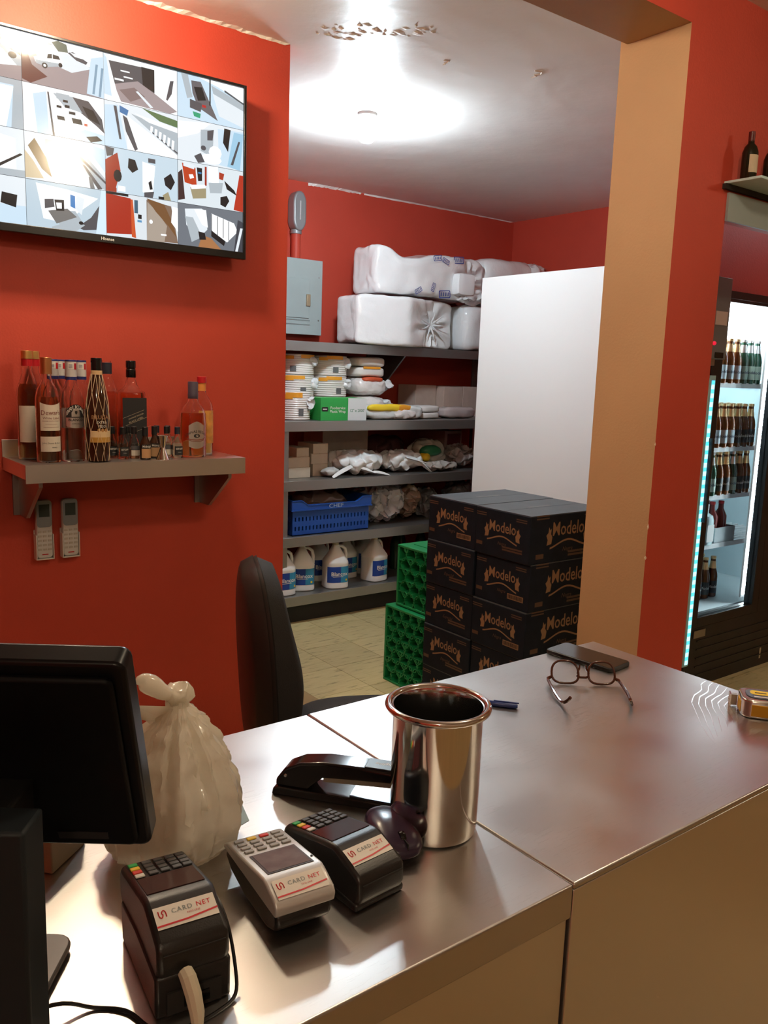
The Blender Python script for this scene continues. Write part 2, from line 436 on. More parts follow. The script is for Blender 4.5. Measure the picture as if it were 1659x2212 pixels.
# cooler lights' wavy reflection, drawn as bright strips by the tape measure corner
sw = MB(); random.seed(5)
for i in range(8):
    # nested wavy arcs running from the end of the counter round to its front
    ctl = [(1.530, 0.893-0.016*i), (1.500+0.002*i, 0.884-0.014*i), (1.478, 0.872-0.013*i), (1.440, 0.862-0.0125*i), (1.400+0.004*i, 0.842-0.012*i), (1.366+0.005*i, 0.812-0.012*i), (1.325+0.004*i, 0.776-0.011*i), (1.285+0.002*i, 0.735-0.008*i), (1.262, 0.705-0.005*i)]
    pts = []
    for k in range(len(ctl)-1):
        for m in range(4):
            u = m/4; x = ctl[k][0]*(1-u)+ctl[k+1][0]*u; y = ctl[k][1]*(1-u)+ctl[k+1][1]*u
            wv = 0.0042*math.sin(2.1*(k+u)+0.7*i)*max(0, 1-(k+u)/5)
            pts.append((x+wv*0.6-t.location.x, y+wv-t.location.y, CT+0.0010))
    pts = pts[:len(pts)-2*i]
    vs = []; fs = []
    for k, p in enumerate(pts):
        w_ = 0.0013*math.sin(PI*(k+0.4)/(len(pts)))**0.7
        vs += [(p[0]-w_*0.6, p[1]-w_, p[2]), (p[0]+w_*0.6, p[1]+w_, p[2])]
    for k in range(len(pts)-1): fs.append((2*k, 2*k+2, 2*k+3, 2*k+1)[::-1])
    sw.add(vs, fs)
SWIRL = mat('reflection_strip', (0.9, 0.93, 0.95), 0.16, 1.0)
sw.build('reflection_swirls', SWIRL, t, smooth=0)  # metal strips that stand in for reflected light

# ------------------------------------------------------------------ television with sixteen camera pictures
def tv_screen_material():
    m = bpy.data.materials.new('tv_picture'); m.use_nodes = True; nt = m.node_tree; p = nt.nodes['Principled BSDF']
    a = nt.nodes.new('ShaderNodeVertexColor'); a.layer_name = 'Col'
    p.inputs['Base Color'].default_value = (0.01, 0.01, 0.012, 1); p.inputs['Roughness'].default_value = 0.13
    nt.links.new(a.outputs['Color'], p.inputs['Emission Color']); p.inputs['Emission Strength'].default_value = 1.0
    return m
TVM = tv_screen_material()
tv = thing('television', 'wall television showing a grid of security camera pictures', 'television', (0.975, WY-0.02, 1.882))
def feed_mesh(name, shapes, x0, x1, z0, z1, y, parent):
    vs = []; fs = []; cols = []
    for d, (c, poly) in enumerate(shapes):
        b = len(vs)
        for u, v in poly:
            u = min(max(u, 0), 1); v = min(max(v, 0), 1)
            vs.append((x0+(x1-x0)*u, y-0.00012*d, z1-(z1-z0)*v))
        n = len(poly); fs.append(tuple(range(b+n-1, b-1, -1))); cols += [c]*n
    me = bpy.data.meshes.new(name); me.from_pydata(vs, [], fs); me.update()
    at = me.color_attributes.new('Col', 'FLOAT_COLOR', 'CORNER')
    li = 0
    for p in me.polygons:
        for _ in p.loop_indices:
            at.data[_].color = (*srgb(cols[me.loops[_].vertex_index]), 1)
    me.materials.append(TVM)
    # make every face look towards the room
    for p in me.polygons:
        if p.normal.y > 0: p.flip()
    o = bpy.data.objects.new(name, me); COL.objects.link(o); o.parent = parent
    return o
FULL = [(0, 0), (1, 0), (1, 1), (0, 1)]
def q(x0, y0, x1, y1): return [(x0, y0), (x1, y0), (x1, y1), (x0, y1)]
def ell(cx, cy, rx, ry, n=10): return [(cx+rx*math.cos(2*PI*i/n), cy+ry*math.sin(2*PI*i/n)) for i in range(n)]
W_, PB, PG, LG, DG, BK, MV, MR = (244, 248, 252), (190, 212, 228), (214, 222, 228), (165, 175, 182), (78, 76, 80), (28, 26, 28), (150, 138, 140), (92, 48, 48)
FEEDS = {
 (0, 0): [(W_, FULL), (LG, [(.6, .25), (.8, .45), (1, .8), (1, .1), (.75, .05)]), (DG, [(.72, .12), (.95, .25), (1, .5), (.8, .35)]), (MV, [(0, 1), (.6, .8), (1, .7), (1, 1)]), (W_, ell(.86, .3, .1, .1)), (BK, ell(.9, .52, .05, .07))],
 (0, 1): [(W_, FULL), (MV, [(0, .35), (.2, .3), (1, .42), (1, 1), (0, 1)]), (PG, [(.1, .22), (.55, .22), (.85, .42), (.6, .6), (.2, .45)]), (MR, [(0, .18), (.05, .3), (.12, .62), (.3, .8), (.1, 1), (0, .95)]),
          ((96, 104, 90), [(.36, .06), (.44, .0), (.54, .04), (.56, .2), (.44, .22)]), (LG, [(.08, .1), (.3, .07), (.38, .12), (.2, .16)]), (DG, [(.55, .2), (.62, .16), (.8, .3), (.78, .36), (.66, .32)]), (W_, [(.58, .18), (.72, .2), (.76, .26), (.64, .25)]),
          (W_, [(.14, .45), (.24, .36), (.32, .3), (.44, .3), (.49, .4), (.48, .5), (.3, .58), (.16, .54)]), (LG, [(.16, .5), (.48, .47), (.47, .52), (.3, .6), (.17, .57)]), (BK, [(.31, .33), (.36, .31), (.36, .4), (.3, .42)]), (BK, [(.37, .31), (.44, .32), (.46, .39), (.37, .4)]), (BK, ell(.27, .58, .035, .06)), (BK, ell(.46, .5, .025, .05)), (PG, ell(.27, .58, .018, .03)),
          (PB, [(.84, .2), (1, .1), (1, 1), (.78, .97)]), ((120, 150, 172), [(.9, .3), (.93, .3), (.88, .95), (.85, .95)]), ((120, 150, 172), [(.97, .35), (1, .35), (.96, .98), (.93, .98)])],
 (0, 2): [(W_, FULL), (DG, [(.06, .13), (.68, .1), (.68, .62), (.25, .72), (.13, .6)]), (BK, [(.5, .1), (.68, .1), (.68, .6), (.52, .52)]), (MV, [(.13, .62), (.45, .44), (.72, .66), (1, .92), (.9, 1.0), (.22, .97)]), ((120, 104, 104), [(.2, .72), (.4, .6), (.55, .75), (.35, .93)]), (PG, [(.42, .68), (.45, .66), (.66, .95), (.62, .97)]),
          (W_, [(0, .05), (.06, .1), (.2, .98), (0, .9)]), (PB, [(0, .0), (.04, .1), (.1, .9), (0, .88)]), (W_, q(.14, .48, .26, .52)), (W_, q(.26, .4, .38, .43)), (DG, [(.9, .26), (.95, .24), (.92, .55), (.86, .72), (.84, .7)]), (W_, q(.22, .28, .34, .31))],
 (0, 3): [(PB, FULL), (W_, [(.3, 0), (1, 0), (1, .35), (.6, .12)]), (LG, [(.5, .12), (1, .38), (1, .95), (.6, .7)]), (PG, [(.52, .3), (1, .55), (1, .95), (.62, .8)]), ((96, 92, 96), [(.2, .12), (.34, .1), (.5, .6), (.6, .92), (.3, .7), (.22, .4)]), (BK, [(.24, .25), (.36, .22), (.42, .5), (.3, .55)]), (DG, [(.18, .55), (.36, .6), (.34, .8), (.18, .75)]), ((170, 40, 40), q(.36, .62, .42, .68)), ((40, 150, 110), [(.22, .82), (.34, .84), (.33, .95), (.24, .93)]), (BK, q(.47, .0, .49, .6)), ((80, 84, 88), [(.7, .15), (1, .36), (1, .4), (.7, .2)]), (LG, [(.05, 0), (.15, 0), (.22, .5), (.14, .55)])],
 (1, 0): [(PB, FULL), (LG, q(0, 0, 1, .12)), (W_, [(.2, .15), (.9, .15), (.8, 1), (.3, 1)]), (LG, [(.9, .1), (1, .1), (1, 1), (.86, 1)])],
 (1, 1): [(W_, FULL), (PB, [(.12, .2), (.28, .1), (.3, 1), (.16, 1)]), (DG, [(.6, .1), (.8, .12), (.97, .45), (1, .75), (.9, .62), (.7, .4)]), (BK, [(.72, .25), (.86, .3), (.95, .58), (.8, .5)]), (LG, [(.36, .1), (.6, .1), (.72, .4), (.5, .35)]), (DG, [(.29, .1), (.31, .1), (.37, 1), (.345, 1)]), (LG, q(.4, .08, .56, .2)),
          (BK, [(.40, .56), (.49, .56), (.5, .64), (.41, .64)]), (BK, q(.4, .34, .46, .39)), (BK, q(.5, .3, .56, .36)), (BK, q(.55, .42, .63, .48)), (BK, [(.58, .55), (.7, .55), (.72, .66), (.6, .66)]), (BK, q(.48, .2, .54, .25)), ((190, 90, 60), q(.74, .62, .78, .67)), (PB, [(.55, .9), (.75, .75), (1, .8), (1, 1), (.55, 1)]), (BK, [(.76, .9), (.9, .84), (.97, .92), (.82, 1)])],
 (1, 2): [(PG, FULL), (PB, [(0, .1), (.18, .05), (.3, 1), (0, 1)]), (DG, [(.12, .08), (.16, .08), (.22, .8), (.19, .8)]), ((60, 110, 160), [(.2, .05), (.32, .12), (.3, .25), (.2, .2)]), (W_, [(.3, .25), (1, .9), (1, 1), (.3, 1)]), (DG, [(.24, .25), (.3, .3), (.44, .95), (.4, 1), (.28, .6)]), (LG, [(.35, .18), (1, .4), (1, .92), (.8, .7)]), (W_, [(.4, .16), (1, .3), (1, .4), (.6, .3)]), ((86, 112, 74), [(.5, .0), (1, .12), (1, .28), (.75, .22)]), (DG, [(.6, .45), (1, .85), (1, .89), (.62, .5)])]
         +[(W_, [(.62+.06*i, .36+.045*i), (.655+.06*i, .38+.045*i), (.64+.06*i, .52+.06*i), (.61+.06*i, .49+.06*i)]) for i in range(6)],
 (1, 3): [(PG, FULL), (W_, [(0, .1), (.5, 0), (.3, .3), (0, .5)]), (LG, [(.34, .2), (.54, .14), (.52, .8), (.34, .7)]), (DG, [(.44, .2), (.54, .14), (.52, .4), (.44, .42)]), (PB, [(.6, .1), (1, .05), (1, 1), (.62, .95)]), (BK, [(.7, .05), (.8, .06), (.76, .6), (.68, .4)]), ((150, 190, 214), [(.85, .1), (1, .1), (.95, 1), (.75, .95)]), (W_, ell(.56, .68, .1, .16)), (W_, ell(.5, .85, .16, .12)), (DG, ell(.38, .62, .04, .06)), (DG, [(.24, .85), (.34, .75), (.4, .95), (.3, 1)]), (DG, [(.92, .3), (.95, .3), (.84, .9), (.8, .9)])],
 (2, 0): [(PG, FULL), (W_, [(.5, .1), (.9, .2), (.9, .9), (.5, .9)]), (BK, [(.95, .5), (.98, .52), (.6, .96), (.55, .94)]), (LG, [(0, .9), (1, .85), (1, 1), (0, 1)])],
 (2, 1): [(PG, FULL), (W_, q(.3, .15, .8, 1)), ((124, 104, 74), [(.12, .12), (.26, .5), (.32, .9), (.2, .75), (.04, .3)]), ((196, 180, 150), [(0, .4), (.1, .6), (.22, .95), (0, .98)]), (LG, [(.6, .3), (.75, .3), (1, .75), (1, 1), (.85, .9)]), (DG, [(.62, .32), (.66, .3), (1, .8), (1, .86)]), (DG, [(.7, .5), (.74, .52), (.96, .98), (.9, 1)]), ((110, 110, 112), [(.78, .75), (.82, .76), (.86, 1), (.8, 1)]), (LG, q(.25, .1, .34, .4)), (DG, q(.5, .46, .6, .52)), (PB, [(.7, .02), (1, .1), (1, .6), (.85, .3)])],
 (2, 2): [((186, 204, 216), FULL), ((150, 50, 30), [(0, .3), (.16, .1), (.2, .5), (.12, .98), (0, 1)]), (DG, [(0, .0), (.12, .02), (.1, .18), (.02, .22)]), (W_, [(.5, .2), (.68, .25), (.64, .95), (.5, .9)]), (BK, [(.31, .18), (.4, .2), (.44, .4), (.36, .5), (.3, .4)]), (BK, ell(.16, .62, .055, .14)), (BK, [(.8, .5), (.9, .36), (.96, .55), (.9, .75), (.82, .66)]), (BK, [(.58, .66), (.62, .6), (.64, .8), (.6, .82)]), (DG, [(.52, .9), (.66, .85), (.64, 1), (.52, 1)]), (DG, q(.58, .1, .68, .2)), ((150, 140, 110), [(.78, .9), (.86, .8), (.9, 1), (.8, 1)]), ((150, 50, 30), q(.04, .9, .14, 1)), (W_, q(.16, .84, .26, .96)), (BK, q(.72, .94, .8, 1))],
 (2, 3): [((206, 216, 222), FULL), ((176, 60, 26), [(.06, .05), (.26, .12), (.28, .55), (.1, .5)]), (PG, [(.08, .0), (.25, .06), (.24, .16), (.08, .12)]), (W_, [(.16, .3), (.22, .28), (.24, .36), (.18, .4)]), (BK, [(.28, .1), (.36, .1), (.36, .4), (.3, .42)]), ((150, 50, 34), q(.4, .05, .43, .5)), ((60, 120, 170), q(.3, .2, .35, .24)), (W_, [(.45, .02), (.6, .0), (.62, .4), (.46, .4)]), ((150, 140, 110), [(.18, .6), (.42, .52), (.42, .8), (.22, .86)]), (W_, [(.18, .54), (.4, .48), (.42, .56), (.2, .64)]), (LG, [(.46, .42), (.68, .36), (.66, .62), (.48, .66)]), ((160, 56, 34), [(.62, .12), (.7, .14), (.68, .3), (.62, .28)]), ((170, 50, 30), [(.94, .1), (1, .1), (1, 1), (.85, .98)]), (BK, [(.7, .3), (.86, .5), (.9, .62), (.74, .5)]), (BK, [(.64, .72), (.74, .66), (.78, .78), (.72, .95), (.64, .9)]), ((60, 40, 40), [(0, .3), (.06, .2), (.1, .9), (0, .95)])],
 (3, 0): [(PG, FULL), (PB, q(0, .6, 1, 1)), (BK, [(.72, .35), (.9, .38), (.88, .65), (.7, .58)]), (DG, [(.62, .2), (.7, .2), (.66, .5), (.6, .5)]), (W_, q(.0, .1, .5, .45))],
 (3, 1): [((178, 196, 208), FULL), (W_, [(.12, .05), (.5, .1), (.9, .2), (.62, .6), (.5, .85), (.2, .8)]), (LG, [(.3, .6), (.6, .55), (.7, .8), (.4, .9)]), ((110, 108, 106), [(.26, .62), (.5, .52), (.62, .68), (.36, .88)]), (DG, [(.22, .38), (.33, .35), (.34, .52), (.22, .58)]), (BK, [(.34, .36), (.46, .34), (.46, .58), (.36, .6)]), (W_, [(.36, .42), (.43, .41), (.43, .54), (.37, .55)]), ((60, 120, 180), [(.54, .2), (.6, .22), (.6, .5), (.54, .46)]), (PG, [(.62, .2), (.72, .25), (.68, .62), (.6, .5)]), (DG, [(.8, .65), (.97, .2), (.9, .9), (.7, .95), (.62, .9)]), (LG, [(.3, .96), (.6, .75), (.72, .84), (.6, 1), (.3, 1)]), (BK, ell(.67, .8, .03, .04)), ((200, 220, 232), [(.94, .0), (1, 0), (1, 1), (.86, 1)])],
 (3, 2): [((206, 214, 220), FULL), ((158, 44, 26), [(0, .04), (.33, .08), (.36, .9), (0, .95)]), ((190, 80, 40), [(.33, .1), (.36, .1), (.4, .98), (.34, .96)]), (BK, q(0, 0, .3, .05)), ((60, 90, 110), q(.38, .1, .43, .4)), (BK, q(.43, .42, .48, .52)), ((86, 140, 180), q(.42, .55, .48, .6)), ((122, 100, 84), [(.55, .05), (.9, .12), (.95, .5), (1, .98), (.55, 1)]), ((160, 148, 136), [(.56, .1), (.7, .3), (.84, .6), (.8, 1), (.55, 1)]), ((112, 78, 48), [(.55, .02), (.8, .1), (.92, .5), (.98, .85), (.86, .6), (.68, .3)]), (W_, [(.92, .12), (1, .14), (1, .7), (.9, .5)]), (W_, ell(.61, .55, .025, .05)), (W_, q(.75, .8, .83, .84))],
 (3, 3): [((104, 110, 118), FULL), (PG, [(.1, .12), (.35, .06), (.42, .1), (.44, .55), (.3, .8), (.12, .5)]), (W_, [(.24, .1), (.42, .08), (.45, .5), (.36, .45)]), (W_, [(.5, .14), (.86, .3), (.92, .5), (.75, .8), (.5, .55)]), (LG, [(.1, .3), (.22, .3), (.36, .75), (.2, .9)]), ((160, 110, 70), [(.36, .7), (.5, .75), (.66, 1), (.3, 1)]), (BK, [(.3, .62), (.4, .64), (.42, .8), (.32, .82)]), ((60, 62, 70), [(.92, .2), (1, .25), (1, 1), (.86, 1)]), (PG, [(.96, .4), (1, .4), (.92, 1), (.88, 1)]), (BK, [(.5, .55), (.72, .78), (.7, .9), (.5, .7)])]
         +[(BK, [(.5+.09*i, .15+.04*i), (.51+.09*i, .15+.04*i), (.51+.09*i, .6+.05*i), (.5+.09*i, .6+.05*i)]) for i in range(4)],
}
SX0, SX1, SZ0, SZ1 = 0.487-0.975, 1.463-0.975, 1.906-1.882, 2.455-1.882
MB().box(SX0-0.008, SX1+0.008, -0.06, 0.018, 0.012, SZ1+0.008).build('back_cover', BLACKP, tv, bevel=0.008)
fr = MB()
for a in ((SX0-0.009, SX0, -0.083, -0.06, 0.0, SZ1+0.009), (SX1, SX1+0.009, -0.083, -0.06, 0.0, SZ1+0.009), (SX0, SX1, -0.083, -0.06, SZ1, SZ1+0.009), (SX0, SX1, -0.085, -0.06, 0.0, SZ0)): fr.box(*a)
bz = fr.build('bezel', mat('tv_bezel', (0.010, 0.010, 0.011), 0.25), tv, bevel=0.0015)
lg = MB(); flat_text(lg, 'Hisense', 0.0135, (0.0, -0.0852, 0.012), (1, 0, 0), (0, 0, 1), bold=0.01)
lg.build('brand_lettering', mat('white_print', (0.8, 0.8, 0.8), 0.5), bz, smooth=0)
scr = MB().box(SX0, SX1, -0.075, -0.061, SZ0, SZ1).build('screen', GLOSSB, tv, smooth=0)
cwid, rh = (SX1-SX0)/4, (SZ1-SZ0)/4
for (rr, cc), shp in FEEDS.items():
    feed_mesh('camera_picture', shp, SX0+cc*cwid+0.0006, SX0+(cc+1)*cwid-0.0006, SZ1-(rr+1)*rh+0.0006, SZ1-rr*rh-0.0006, -0.0755, scr)

# ------------------------------------------------------------------ wall shelf and its bottles
ws = thing('wall_shelf', 'stainless steel wall shelf holding the liquor bottles', 'shelf', (1.03, WY, 1.0))
def SB(x0, x1, y0, y1, z0, z1): return MB().box(x0-1.03, x1-1.03, y0-WY, y1-WY, z0-1.0, z1-1.0)
MB().prism([(2.605-WY, 0.138), (2.605-WY, 0.193), (0.0, 0.193), (0.0, 0.189), (2.609-WY, 0.189), (2.609-WY, 0.138)], 0.655-1.03, 1.382-1.03, 'x').build('shelf_board', STEEL, ws, smooth=0, fix=True)
for x in (0.655, 1.380): MB().box(x-1.03, x+0.002-1.03, 2.6055-WY, -0.002, 0.150, 0.1885).build('end_lip', STEEL, ws, smooth=0)
SB(0.655, 1.382, WY-0.004, WY, 1.193, 1.247).build('upstand', STEEL, ws, bevel=0.001)
for x in (0.70, 1.335):
    MB().prism([(2.64-WY, 0.176), (2.64-WY, 0.12), (2.80-WY, 0.0), (2.875-WY, 0.0), (2.875-WY, 0.176)], x-1.03, x-1.03+0.012, 'x').build('bracket', STEELD, ws)
    MB().box(x-1.03-0.018, x-1.03+0.03, 2.875-WY, 0, 0.0, 0.176).build('bracket_foot', STEELD, ws)
SZ = 1.1935
FA = R(-88)     # labels look out into the room
LABELW = mat('cream_label', (0.76, 0.70, 0.60), 0.6, nscale=40, namt=0.04)
LABELB = mat('black_label', (0.02, 0.02, 0.022), 0.45)
INK = mat('black_ink', (0.015, 0.013, 0.012), 0.6)
INKRED = mat('brown_red_ink', (0.22, 0.05, 0.03), 0.6)
INKW = mat('white_ink', (0.8, 0.78, 0.72), 0.6)
SILVER = mat('silver_foil', (0.66, 0.64, 0.62), 0.3, 0.9)
GOLD = mat('gold_foil', (0.72, 0.46, 0.16), 0.32, 0.9)
COPPER = mat('copper_cap', (0.50, 0.22, 0.09), 0.35, 0.8)
REDCAP = mat('red_capsule', (0.50, 0.012, 0.02), 0.35)
BLUECAP = mat('blue_band', (0.02, 0.03, 0.16), 0.4)
BLUEBLK = mat('blue_black_cap', (0.02, 0.024, 0.04), 0.35)
AMBER = mat('amber_liquor', (1.0, 0.74, 0.34), 0.03, trans=1.0, ior=1.14)
DARKAMB = mat('dark_amber_liquor', (0.86, 0.36, 0.15), 0.03, trans=1.0, ior=1.14)
ROSE = mat('rose_liquor', (0.88, 0.42, 0.32), 0.03, trans=1.0, ior=1.14)
WATER = mat('clear_liquor', (0.96, 0.97, 0.92), 0.02, trans=1.0, ior=1.18)
CGLASS = mat('bottle_glass', (0.985, 0.99, 0.985), 0.01, trans=1.0, ior=1.3)
BROWNG = mat('dark_brown_glass', (0.035, 0.012, 0.006), 0.06, spec=0.6)
def hollow(prof, th=0.003):
    """outer profile then the inner wall, so that glass is a shell"""
    inner = [(max(r-th, 0.0008), z) for r, z in prof if r > th]
    inner = [(r, max(z, prof[0][1]+0.006)) for r, z in inner]
    return list(prof)+inner[::-1]+[(0, inner[0][1])]
def bottle(name, label, x, y, prof, glass, liquid=None, fill=0.0, sq=None, group=None, cat='bottle', z=SZ, seg=28, sy=1.0, hol=True):
    t = thing(name, label, cat, (x, y, z), 0, group)
    p = [(0, 0)]+prof
    MB().lathe(hollow(p) if hol else p+[(0, prof[-1][1])], seg, sq, sy=sy).build('glass_body', glass, t, smooth=40)
    if liquid:
        lq = []
        for (r, zz) in prof:
            if zz > fill: break
            lq.append((max(r-0.0036, 0.001), max(zz, 0.0066)))
        ra = lq[-1]; nxt = [q_ for q_ in prof if q_[1] > fill]
        if nxt:
            k = (fill-ra[1])/max(nxt[0][1]-ra[1], 1e-5); lq.append((ra[0]+(max(nxt[0][0]-0.0036, 0.001)-ra[0])*k, fill))
        MB().lathe([(0, lq[0][1])]+lq+[(0, fill)], seg, sq, sy=sy).build('liquid', liquid, t, smooth=40)
    return t
def cap(t, r, z0, z1, m, name='cap', seg=24, sq=None):
    return MB().lathe([(r*0.999, z0), (r, z0), (r, z1-0.001), (r-0.001, z1), (0, z1)], seg, sq).build(name, m, t, smooth=40)

# Dewar-style whisky
DW = [(0.034, 0), (0.036, 0.004), (0.036, 0.185), (0.0345, 0.20), (0.030, 0.222), (0.019, 0.242), (0.0145, 0.256), (0.0140, 0.29)]
t = bottle('whisky_bottle', 'amber whisky bottle with copper cap and two cream labels', 0.745, 2.685, DW, CGLASS, AMBER, 0.20)
cap(t, 0.0165, 0.268, 0.318, COPPER)
lb = MB(); cyl_patch(lb, 0.0367, 0.098, 0.176, FA, 0.92, top=lambda u: 0.008*u*u); a = lb.build('front_label', LABELW, t)
tx = MB(); cyl_text(tx, "Dewar's", 0.020, 0.0371, FA, 0.152, sx=0.95); cyl_text(tx, 'White Label', 0.0105, 0.0371, FA, 0.136); cyl_text(tx, 'BLENDED SCOTCH WHISKY', 0.0042, 0.0371, FA, 0.127); cyl_patch(tx, 0.0371, 0.1175, 0.1182, FA, 0.5, 6); cyl_patch(tx, 0.0371, 0.108, 0.1087, FA, 0.65, 6)
tx.build('lettering', INKRED, a, smooth=0)
lb = MB(); cyl_patch(lb, 0.0367, 0.034, 0.080, FA, 0.95); a = lb.build('lower_label', LABELW, t)
tx = MB(); cyl_text(tx, 'John Dewar & Sons', 0.0072, 0.0371, FA, 0.060); cyl_text(tx, 'distillers', 0.005, 0.0371, FA+0.2, 0.047)
tx.build('lettering', INK, a, smooth=0)
# two tall bottles with gold caps behind it
GB = [(0.033, 0), (0.035, 0.004), (0.035, 0.20), (0.032, 0.222), (0.022, 0.25), (0.0155, 0.27), (0.015, 0.315)]
for i, (x, y, lab) in enumerate(((0.716, 2.785, 'amber bottle with gold cap and red neck, leftmost on the steel shelf'), (0.752, 2.845, 'gold capped bottle with red neck right behind the copper capped whisky'))):
    t = bottle('rum_bottle', lab, x, y, GB, CGLASS, AMBER, 0.235, group='gold capped amber bottles')
    cap(t, 0.0172, 0.29, 0.312, REDCAP, 'neck_sleeve'); cap(t, 0.018, 0.312, 0.337, GOLD)
    lb = MB(); cyl_patch(lb, 0.0357, 0.055, 0.168, R(-112), 0.75); lb.build('front_label', LABELW, t)
# clear rums
BR = [(0.034, 0), (0.036, 0.004), (0.036, 0.10), (0.037, 0.165), (0.0365, 0.19), (0.031, 0.215), (0.020, 0.235), (0.0152, 0.25), (0.015, 0.29)]
def clear_rum(x, y, label, front):
    t = bottle('white_rum_bottle', label, x, y, BR, CGLASS, WATER if front else None, 0.105 if front else 0, group='clear rum bottles')
    cap(t, 0.0172, 0.252, 0.262, BLUECAP, 'neck_band')
    a = cap(t, 0.0172, 0.262, 0.312, mat('white_grey_capsule', (0.62, 0.60, 0.60), 0.45), 'capsule')
    cap(t, 0.0174, 0.308, 0.3135, BLUECAP, 'cap')
    pr = MB(); cyl_patch(pr, 0.0174, 0.286, 0.304, FA-0.3, 0.5, 6)
    for k in range(3): cyl_patch(pr, 0.0176, 0.289+0.004*k, 0.2905+0.004*k, FA-0.35, 0.32, 4, 1)
    cyl_patch(pr, 0.0176, 0.284, 0.303, FA+0.55, 0.28, 6, 2)
    pr.build('tax_stamp', [INKW, BLUECAP, REDCAP], a, smooth=0)
    if front:
        lb = MB()
        cyl_patch(lb, 0.0378, 0.105, 0.145, FA, 0.80, 14, bot=lambda u: 0.006*u*u); a = lb.build('front_label', SILVER, t)
        lb = MB(); cyl_patch(lb, 0.0380, 0.137, 0.158, FA, 0.80, 14, top=lambda u: 0.020*(1-u*u), k=0); lb.build('top_label', LABELB, t)
        lb = MB(); cyl_patch(lb, 0.0382, 0.140, 0.153, FA, 0.36, 10, top=lambda u: 0.012*(1-u*u)); lb.build('crest', SILVER, t, smooth=0)
        cr = MB(); cyl_patch(cr, 0.0384, 0.147, 0.158, FA, 0.10, 4, bot=lambda u: 0.005*u*u); cr.build('crest_shield', INK, t, smooth=0)
        tx = MB(); cyl_text(tx, 'BRUGAL', 0.0175, 0.0385, FA, 0.169, arc=20, bold=0.012, sx=0.9); tx.build('brand_lettering', INKW, t, smooth=0)
        tx = MB(); cyl_text(tx, 'BLANCO', 0.0118, 0.0383, FA, 0.130, bold=0.02); cyl_text(tx, 'ESPECIAL', 0.006, 0.0383, FA, 0.118); tx.build('lettering', INK, t, smooth=0)
    else:
        lb = MB(); cyl_patch(lb, 0.0378, 0.095, 0.16, FA, 0.7); lb.build('front_label', SILVER, t)
    return t
clear_rum(0.820, 2.690, 'clear white rum bottle with a black arched BRUGAL BLANCO label', True)
clear_rum(0.790, 2.775, 'clear rum bottle behind the copper capped whisky, leftmost white capsule', False)
clear_rum(0.832, 2.845, 'clear rum bottle between two others with white capsules, at the back', False)
clear_rum(0.875, 2.768, 'clear rum bottle partly hidden by the netted dark bottle', False)
# dark rum in a net
NB = [(0.030, 0), (0.034, 0.004), (0.0355, 0.05), (0.0365, 0.12), (0.034, 0.175), (0.026, 0.225), (0.018, 0.262), (0.0152, 0.275), (0.0150, 0.295)]
t = bottle('netted_rum_bottle', 'dark rum bottle wrapped in pale string netting', 0.886, 2.650, NB, BROWNG, hol=False)
cap(t, 0.0168, 0.283, 0.322, GLOSSB); cap(t, 0.0172, 0.271, 0.284, mat('straw_band', (0.70, 0.50, 0.26), 0.6), 'neck_band')
lb = MB(); cyl_patch(lb, 0.0372, 0.078, 0.098, FA, 1.0); lb.build('cream_band', mat('straw_label', (0.78, 0.60, 0.34), 0.55), t)
lb = MB(); cyl_patch(lb, 0.0372, 0.062, 0.078, FA, 1.0); lb.build('gold_band', mat('dark_gold_label', (0.55, 0.30, 0.06), 0.4), t)
for k in (-1, 0, 1):
    ms = MB(); a_ = FA+k*0.30+0.05
    ms.add([(0.0374*math.cos(a_+0.13*math.cos(u)), 0.0374*math.sin(a_+0.13*math.cos(u)), 0.100+0.0055*math.sin(u)) for u in [2*PI*i/12 for i in range(12)]], [tuple(range(12))]); ms.build('medal', mat('bronze_medal', (0.5, 0.26, 0.09), 0.45), t, smooth=0)
tx = MB(); cyl_text(tx, 'BRUGAL', 0.017, 0.0375, FA, 0.140, bold=0.01); tx.build('brand_lettering', mat('bronze_ink', (0.42, 0.22, 0.10), 0.5), t, smooth=0)
tx = MB(); cyl_text(tx, 'EXTRA', 0.011, 0.0378, FA, 0.124); cyl_text(tx, 'VIEJO', 0.011, 0.0378, FA, 0.112); tx.build('lettering', INKW, t, smooth=0)
def nr(z):
    for (r0, z0), (r1, z1) in zip(NB, NB[1:]):
        if z0 <= z <= z1: return r0+(r1-r0)*(z-z0)/max(z1-z0, 1e-6)
    return 0.016
net = MB(); zs = [0.274, 0.262, 0.245, 0.215, 0.175, 0.13, 0.085, 0.045, 0.018, 0.003]
for k in range(9):
    for sgn in (1, -1):
        pts = []
        for i in range(28):
            u = i/27; z_ = 0.274*(1-u)+0.003*u; ph = u*4.5*(PI/9)*2
            a_ = 2*PI*k/9+sgn*ph*0.5+0.03*noise.noise(Vector((k*3.1, u*6, sgn)))*3
            r_ = nr(z_)+0.0012
            pts.append((r_*math.cos(a_), r_*math.sin(a_), z_))
        net.tube(pts, 0.00075, 4)
net.build('string_net', mat('pale_string', (0.80, 0.62, 0.40), 0.7), t, smooth=0)
